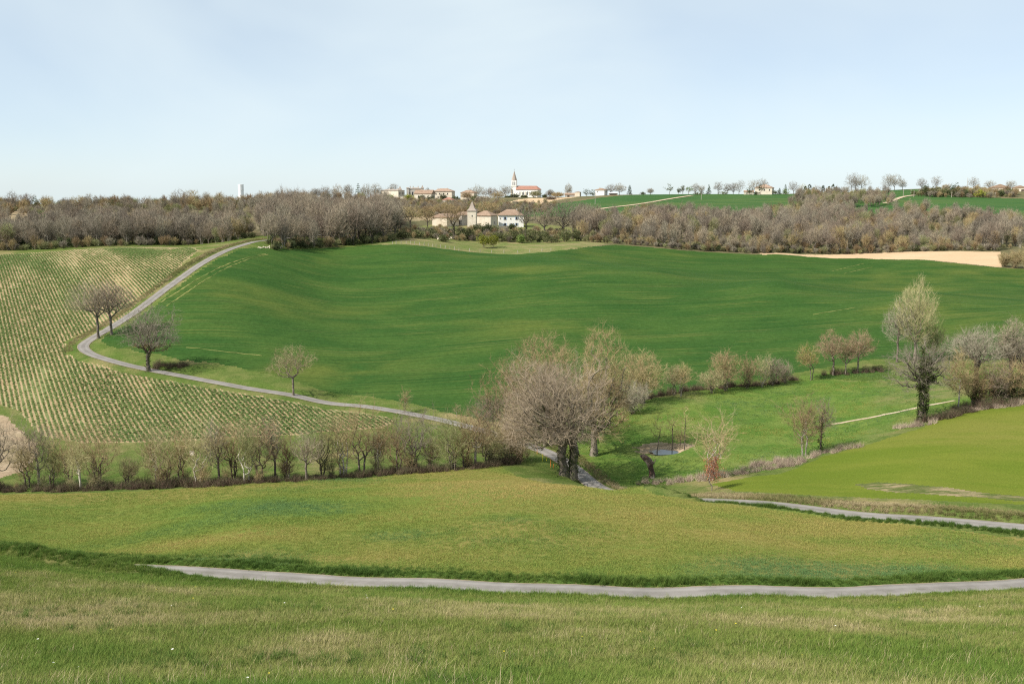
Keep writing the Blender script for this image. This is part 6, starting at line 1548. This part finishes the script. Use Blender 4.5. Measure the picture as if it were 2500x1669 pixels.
# ------------------------------------------------------------------ brambles, reeds and grass
def bramble_mesh(seed, h, w, n, mat, tw=0.035, leafy=0, leafmat='bush', lsize=0.12):
    r = np.random.default_rng(seed)
    a = r.random(n) * 6.283; d = w / 2 * np.sqrt(r.random(n))
    b = np.column_stack([np.cos(a) * d, np.sin(a) * d, np.full(n, -0.05)])
    t = b + np.column_stack([r.normal(0, w * 0.28, n), r.normal(0, w * 0.28, n), h * (0.35 + 0.75 * r.random(n))])
    s = np.cross(t - b, r.normal(size=(n, 3))); s /= np.maximum(np.linalg.norm(s, axis=1)[:, None], 1e-6)
    V = np.stack([b - s * tw, b + s * tw, t], 1).reshape(-1, 3)
    parts = [(V, np.arange(len(V)).reshape(-1, 3))]
    T = parts[0][1]
    bm = bmesh.new()
    me = mesh_np('bramble', V, T, M[mat])
    bm.from_mesh(me)
    if leafy:
        lv, lq = leaves(r, b[r.integers(0, n, leafy)] + np.array([0, 0, 1.0]) * (h * r.random(leafy) * 0.8)[:, None], 3, lsize, 0.12)
        n0 = len(bm.faces); bm.from_mesh(mesh_np('l', lv, None, M[leafmat], lq)); bm.faces.ensure_lookup_table()
        for f in bm.faces[n0:]: f.material_index = 1
    out = bpy.data.meshes.new('bramble'); bm.to_mesh(out); bm.free()
    out.materials.append(M[mat]); out.materials.append(M[leafmat])
    return out
SRC_BR = source('bramble_source', [bramble_mesh(1, 1.7, 1.8, 170, 'bramble', 0.022, 90, 'bush_dark'), bramble_mesh(2, 1.4, 1.9, 170, 'bramble', 0.022, 40, 'bush_dark'), bramble_mesh(3, 2.0, 1.6, 160, 'bramble', 0.022, 120, 'bush'), bramble_mesh(4, 1.3, 2.0, 150, 'bramble', 0.022, 20, 'bush')])
SRC_RD = source('reed_source', [bramble_mesh(11, 1.5, 1.4, 150, 'reed', 0.016), bramble_mesh(12, 1.2, 1.6, 150, 'reed', 0.016, 20, 'bush'), bramble_mesh(13, 1.0, 1.5, 130, 'reed', 0.016)])
hp = [(-60, 1202), (0, 1200), (100, 1199), (250, 1196), (400, 1190), (550, 1185), (700, 1176), (850, 1167), (1000, 1156), (1130, 1147), (1230, 1134), (1268, 1122)]
B = np.concatenate([along(hp, 0.55, 31, 0.45), along([(a, b - 4) for a, b in hp], 0.6, 32, 0.7), along([(a, b - 9) for a, b in hp], 1.1, 33, 0.9)])
scatter('hedge_brambles', SRC_BR, B, np.random.default_rng(1).uniform(0.3, 0.8, len(B)) * (0.35 + 1.3 * fbm(B[:, 0], B[:, 1], 9, 91, 2)), label='dark tangle of brambles filling the foot of the hedgerow', cat='brambles')
B = np.concatenate([along([(1500, 990), (1600, 968), (1700, 952), (1800, 944), (1900, 934), (1940, 926)], 0.9, 34, 0.5), along([(2020, 916), (2060, 913), (2110, 909), (2150, 905)], 0.8, 35, 0.6), along([(2255, 1030), (2300, 1022), (2350, 1008), (2420, 996), (2520, 985)], 0.7, 36, 0.7), along([(2320, 1006), (2400, 992), (2520, 978)], 0.8, 38, 0.9),
                    along([(385, 893), (410, 896), (450, 895)], 0.6, 37, 0.6)])
scatter('ditch_brambles', SRC_BR, B, np.random.default_rng(2).uniform(0.55, 1.1, len(B)), label='dark low brambles along the ditches of the valley', cat='brambles')
B = np.concatenate([along([(1570, 1182), (1620, 1178), (1700, 1168), (1780, 1158), (1830, 1152), (1900, 1142), (1960, 1124), (2020, 1106), (2090, 1090)], 0.55, 41, 0.55), along([(1830, 1140), (1870, 1132), (1925, 1126)], 0.35, 42, 0.9), along([(2195, 1044), (2240, 1040), (2270, 1035)], 0.35, 43, 0.6),
                    along([(2340, 1008), (2400, 1000), (2470, 992), (2530, 984)], 0.55, 44, 0.5), along([(1640, 1180), (1720, 1170), (1800, 1158)], 0.8, 45, 0.8)])
scatter('dry_reeds', SRC_RD, B, np.random.default_rng(3).uniform(0.5, 1.05, len(B)), label='pale dry reeds and brush along the stream', cat='reeds')

def cam_px(P):
    """columns of photograph pixels of world points"""
    x, y, z = P[:, 0], P[:, 1], P[:, 2] - CAMZ
    f = y * CP - z * SP; u = y * SP + z * CP
    return W0 / 2 + F * x / f, H0 / 2 - F * u / f
SRC_HB = source('hedge_brush_source', [merged(tree_meshes(930 + i, 3.4, 1.5, cb=0.03, stems=5, style='fan', n=170, trunk=0.08, tip=0.012, per=3, tl=0.6, tw=0.035, twig=t, wood='bark_dark', seg=0.5)) for i, t in enumerate(('twig_tan', 'twig_pale', 'twig_tan', 'twig_olive'))])
B = np.concatenate([along([(a, b - 5) for a, b in hp], 3.2, 46, 1.0), along([(1150, 1110), (1200, 1085), (1260, 1070), (1330, 1060)], 1.6, 48, 1.5)])
scatter('hedge_brushwood', SRC_HB, B, np.random.default_rng(4).uniform(0.3, 1.0, len(B)), label='thin leafless brushwood between the hedgerow trees', cat='brushwood')
rg = np.random.default_rng(99)
def in_view(P, m=60):
    a, b = cam_px(P); return (a > -m) & (a < W0 + m) & (b < H0 + 80)
# foreground bank: real blades
SRC_T = source('tuft_source', [tuft_mesh(i, 26, 0.17, 0.17, 0.013, 'blade', 0.6) for i in range(5)] + [tuft_mesh(10, 16, 0.26, 0.15, 0.012, 'blade', 0.8)])
n = 170000
Yg = np.exp(rg.uniform(math.log(20), math.log(94), n)); Xg = rg.uniform(-0.58, 0.58, n) * (Yg + 3)
lim = np.interp(Xg, lineA[:, 0], lineA[:, 1]) - 1.5
k = Yg < lim; Xg, Yg = Xg[k], Yg[k]
P = np.column_stack([Xg, Yg, bil(GZ, Xg, Yg)]); k = in_view(P); P = P[k]
band = np.interp(P[:, 1], [20, 30, 38, 46, 56, 66, 74, 80], [0.36, 0.38, 0.50, 0.58, 0.54, 0.40, 0.26, 0.20])
tint = band + (fbm(P[:, 0], P[:, 1], 7, 51, 4) - 0.5) * 1.0 + rg.normal(0, 0.13, len(P))
d, _ = near_line(P[:, 0], P[:, 1], lineA[::4])
size = (0.75 + 0.6 * fbm(P[:, 0], P[:, 1], 5, 55, 2)) * rg.uniform(0.7, 1.3, len(P)) * (1 + 0.5 * np.exp(-(d / 4.0) ** 2)) * np.interp(P[:, 1], [20, 80], [0.9, 1.25])
scatter('bank_grass', SRC_T, P, size, np.clip(tint, 0, 1), label='rough green and straw coloured grass of the foreground bank', cat='grass', seed=1)
# tall verge along both sides of the near lane
SRC_V = source('verge_source', [tuft_mesh(20 + i, 30, 0.42, 0.20, 0.016, 'blade_lush', 0.7) for i in range(4)])
def verge(line, side, d0, d1, n, seed, t0=0.0, t1=1.0):
    r = np.random.default_rng(seed)
    T = np.gradient(line, axis=0)[:, :2]; T /= np.linalg.norm(T, axis=1)[:, None]; Nn = np.stack([-T[:, 1], T[:, 0]], 1) * side
    i = r.integers(int(t0 * len(line)), max(1, int(t1 * len(line))), n)
    Q = line[i, :2] + Nn[i] * r.uniform(d0, d1, n)[:, None] + r.normal(0, 0.2, (n, 2))
    P = np.column_stack([Q, bil(GZ, Q[:, 0], Q[:, 1])])
    return P[in_view(P)]
lineB = ROADS['valley'][0]
Pv = np.concatenate([verge(lineA, 1, 1.75, 3.6, 8000, 1), verge(lineA, 1, 2.5, 6.5, 5000, 11), verge(lineA, -1, 1.75, 3.2, 6500, 2), verge(lineA, -1, 1.75, 5.5, 3500, 3, 0, 0.35), verge(lineB, 1, 1.8, 4.0, 4500, 4, 0.0, 0.13)])
sz = rg.uniform(0.35, 1.25, len(Pv)) * (0.25 + 1.25 * fbm(Pv[:, 0], Pv[:, 1], 3.5, 61, 3))
scatter('verge_grass', SRC_V, Pv, sz, np.clip(0.25 + (fbm(Pv[:, 0], Pv[:, 1], 6, 63, 2) - 0.5) * 0.9 + rg.normal(0, 0.15, len(Pv)), 0, 1), label='tall lush dark green grass along the near lane', cat='grass', seed=2)
SRC_E = source('edge_source', [tuft_mesh(100 + i, 20, 0.13, 0.14, 0.012, 'blade', 0.7) for i in range(3)])
Pe = np.concatenate([verge(lineA, 1, 1.12, 1.75, 5200, 21), verge(lineA, -1, 1.12, 1.75, 5200, 22), verge(lineB, 1, 1.2, 1.85, 3000, 23, 0, 0.3), verge(lineB, -1, 1.2, 1.85, 3000, 24, 0, 0.3)])
Pe = Pe[fbm(Pe[:, 0], Pe[:, 1], 2.2, 65, 2) > 0.42]
scatter('edge_grass', SRC_E, Pe, rg.uniform(0.5, 1.3, len(Pe)), np.clip(rg.normal(0.42, 0.2, len(Pe)), 0, 1), label='low grass creeping over the edges of the lanes', cat='grass', seed=14)
# dry grass on the bank above the right hand lane and along the valley lane
SRC_D = source('dry_source', [tuft_mesh(40 + i, 30, 0.42, 0.28, 0.022, 'blade_dry', 0.7) for i in range(3)])
Pd = np.concatenate([verge(lineB, -1, 1.9, 6.5, 5200, 5, 0.0, 0.15), verge(lineB, -1, 1.9, 4.2, 900, 6, 0.15, 0.24), verge(lineB, 1, 2.6, 5.0, 4200, 7, 0.50, 0.86)])
scatter('dry_grass', SRC_D, Pd, rg.uniform(0.5, 1.1, len(Pd)), np.clip(0.45 + (fbm(Pd[:, 0], Pd[:, 1], 7, 71, 3) - 0.5) * 1.3 + rg.normal(0, 0.12, len(Pd)), 0, 1), label='tan dry grass on the banks of the valley lane', cat='grass', seed=3)
# meadow turf: short blades, greener and more golden in patches
SRC_M = source('meadow_source', [tuft_mesh(60 + i, 24, 0.13, 0.40, 0.024, 'blade_meadow', 0.9) for i in range(4)])
n = 120000
Yg = np.exp(rg.uniform(math.log(78), math.log(156), n)); Xg = rg.uniform(-0.54, 0.54, n) * Yg
k = (Yg > np.interp(Xg, lineA[:, 0], lineA[:, 1]) + 3.2) & (Yg < np.interp(Xg, far_line[:, 0], far_line[:, 1]) - 0.5)
P = np.column_stack([Xg[k], Yg[k], bil(GZ, Xg[k], Yg[k])])
tint = 0.46 + (fbm(P[:, 0], P[:, 1] * 1.8, 26, 81, 4) - 0.5) * 1.9 + rg.normal(0, 0.10, len(P))
scatter('meadow_grass', SRC_M, P, rg.uniform(0.6, 1.25, len(P)) * (0.7 + 0.6 * fbm(P[:, 0], P[:, 1], 6, 83, 2)), np.clip(tint, 0, 1), label='short golden green turf of the meadow', cat='grass', seed=5)
# pasture tussocks
k = rg.random(26000); Xg = rg.uniform(5, 140, 26000); Yg = rg.uniform(135, 240, 26000)
pid_p = [i for i, q in enumerate(NAMES) if q[0] == 'pasture'][0]
PAST = poly([(1400, 1120), (1340, 1060), (1500, 1003), (1600, 975), (1700, 960), (1900, 936), (1960, 922), (2060, 912), (2150, 910), (2350, 990), (2250, 1030), (2100, 1085), (2000, 1112), (1880, 1150), (1760, 1166), (1600, 1180), (1520, 1184), (1480, 1176)])
k = inside(Xg, Yg, PAST) & (((Xg - POND[0]) / 6.5) ** 2 + ((Yg - POND[1]) / 4) ** 2 > 1)
P = np.column_stack([Xg[k], Yg[k], bil(GZ, Xg[k], Yg[k])])
d, _ = near_line(P[:, 0], P[:, 1], lineB[::3]); P = P[d > 2.2]
tint = 0.28 + (fbm(P[:, 0], P[:, 1], 12, 85, 3) - 0.5) * 1.2 + rg.normal(0, 0.12, len(P))
scatter('pasture_grass', SRC_M, P, rg.uniform(0.7, 1.8, len(P)) * (0.5 + 1.1 * fbm(P[:, 0], P[:, 1], 5, 87, 2)), np.clip(tint, 0, 1), label='green tussocky grass of the valley pasture', cat='grass', seed=6)
# crop plants in drilled rows
def plant_mesh(seed, n, h, w):
    """low rosette of broad leaves held nearly level"""
    r = np.random.default_rng(seed)
    c = np.column_stack([r.normal(0, w * 0.26, n), r.normal(0, w * 0.26, n), r.uniform(0.04, h, n)])
    t = r.random(n) * 6.283; s = w * 0.5 * (0.6 + 0.7 * r.random(n))[:, None]
    a = np.column_stack([np.cos(t), np.sin(t), r.normal(0, 0.3, n)]); b = np.column_stack([-np.sin(t), np.cos(t), r.normal(0, 0.3, n)])
    V = np.stack([c - a * s * 0.5, c + b * s * 0.36, c + a * s * 0.5, c - b * s * 0.36], 1).reshape(-1, 3)
    return mesh_np('plant', V, None, M['blade_crop'], np.arange(n * 4).reshape(-1, 4))
SRC_C = source('crop_source', [plant_mesh(i, 7, 0.12, 0.42) for i in range(5)])
CROP = poly([(-120, 632), (0, 623), (150, 614), (300, 606), (455, 605), (480, 613), (400, 690), (334, 740), (283, 787), (230, 804), (176, 823), (155, 837), (157, 863), (200, 887), (300, 911), (400, 929), (600, 965), (750, 992), (900, 1013), (965, 1025), (925, 1043), (700, 1060), (500, 1070), (358, 1076), (194, 1079), (106, 1060), (48, 1003), (0, 987), (-120, 975)])
x0, y0 = CROP.min(0); x1, y1 = CROP.max(0)
ca, sa = math.cos(ROWROT), math.sin(ROWROT)
cc = ROWC; R_ = 0.8 * math.hypot(x1 - x0, y1 - y0)
rows_i = ROWSTEP * np.arange(-int(R_ / ROWSTEP), int(R_ / ROWSTEP)); al = np.arange(-R_, R_, 0.36)
A_, B_ = np.meshgrid(rows_i, al); A_ = A_.ravel(); B_ = B_.ravel()
fld = fbm(A_ * 2.2 + 300, B_ * 0.55 + 300, 34, 95, 4)                # stripes of thin and thick growth along the rows
fld2 = 0.55 * vnoise(np.round(A_ / ROWSTEP) * 7.3 + 100, B_ * 0.22 + 100, 1.9, 96) + 0.45 * vnoise(np.round(A_ / ROWSTEP) * 5.1 + 50, B_ + 100, 1.9, 98)
A_ = A_ + rg.normal(0, 0.10, len(A_)); B_ = B_ + rg.uniform(-0.25, 0.25, len(B_))
gx = cc[0] + A_ * ca + B_ * sa; gy = cc[1] - A_ * sa + B_ * ca
prob = np.clip((0.54 - fld) * 3.6 + (0.60 - fld2) * 3.2 + 0.66 + 0.35 * np.clip((265 - gy) / 60, -0.3, 1), 0.1, 1.0)
k = inside(gx, gy, CROP) & (rg.random(len(gx)) < prob)
gx, gy, fk = gx[k], gy[k], fld[k]
P = np.column_stack([gx, gy, bil(GZ, gx, gy)])
kv = in_view(P); P = P[kv]; fk = fk[kv]
scatter('crop_plants', SRC_C, P, rg.uniform(0.9, 1.7, len(P)) * np.clip(1.25 - (fk - 0.35) * 1.2, 0.7, 1.35), np.clip(0.3 + rg.normal(0, 0.2, len(P)) + (fk - 0.5), 0, 1), label='young green crop plants standing in drilled rows', cat='crop', seed=7)
print('crop plants', len(P))

# weeds of the foreground: dry stalks, broad dark tussocks, a few flowers
M['stalk'] = tint_mat('dry stalks', [(0.0, (0.26, 0.20, 0.10)), (1.0, (0.52, 0.43, 0.27))], 0.1)
M['flower'] = tint_mat('small flowers', [(0.0, (0.75, 0.62, 0.05)), (0.55, (0.75, 0.62, 0.05)), (0.6, (0.75, 0.74, 0.70)), (1.0, (0.78, 0.76, 0.72))], 0.2)
SRC_S = source('stalk_source', [tuft_mesh(80 + i, 4, 0.38, 0.12, 0.008, 'stalk', 0.7) for i in range(4)])
SRC_K = source('tussock_source', [tuft_mesh(90 + i, 60, 0.34, 0.22, 0.014, 'blade_lush', 0.8) for i in range(3)])
def flower_mesh(seed):
    r = np.random.default_rng(seed); t = np.arange(7) * 6.283 / 7; q = 0.028
    V = [(0, 0, 0.15)] + [(q * math.cos(x), q * math.sin(x), 0.16) for x in t]
    return mesh_np('flower', V, [(0, i + 1, (i + 1) % 7 + 1) for i in range(7)], M['flower'])
SRC_F = source('flower_source', [flower_mesh(1)])
def bank_points(n, seed):
    r = np.random.default_rng(seed); y = np.exp(r.uniform(math.log(20), math.log(90), n)); x = r.uniform(-0.56, 0.56, n) * (y + 3)
    k = y < np.interp(x, lineA[:, 0], lineA[:, 1]) - 2.0
    P = np.column_stack([x[k], y[k], bil(GZ, x[k], y[k])]); return P[in_view(P)]
P = bank_points(5200, 1); P = P[fbm(P[:, 0], P[:, 1], 6, 111, 2) > 0.48]
scatter('dry_stalks', SRC_S, P, rg.uniform(0.6, 1.4, len(P)), label='thin dry stalks standing above the foreground grass', cat='weeds', seed=11)
P = bank_points(2600, 2); P = P[fbm(P[:, 0], P[:, 1], 5, 113, 3) > 0.53]
scatter('dark_tussocks', SRC_K, P, rg.uniform(0.5, 1.25, len(P)), np.clip(rg.normal(0.2, 0.15, len(P)), 0, 1), label='dark leafy tussocks scattered over the foreground bank', cat='grass', seed=12)
P = bank_points(46, 3)
scatter('wild_flowers', SRC_F, P, rg.uniform(0.8, 1.7, len(P)), label='tiny yellow and white flowers in the foreground grass', cat='flowers', seed=13)
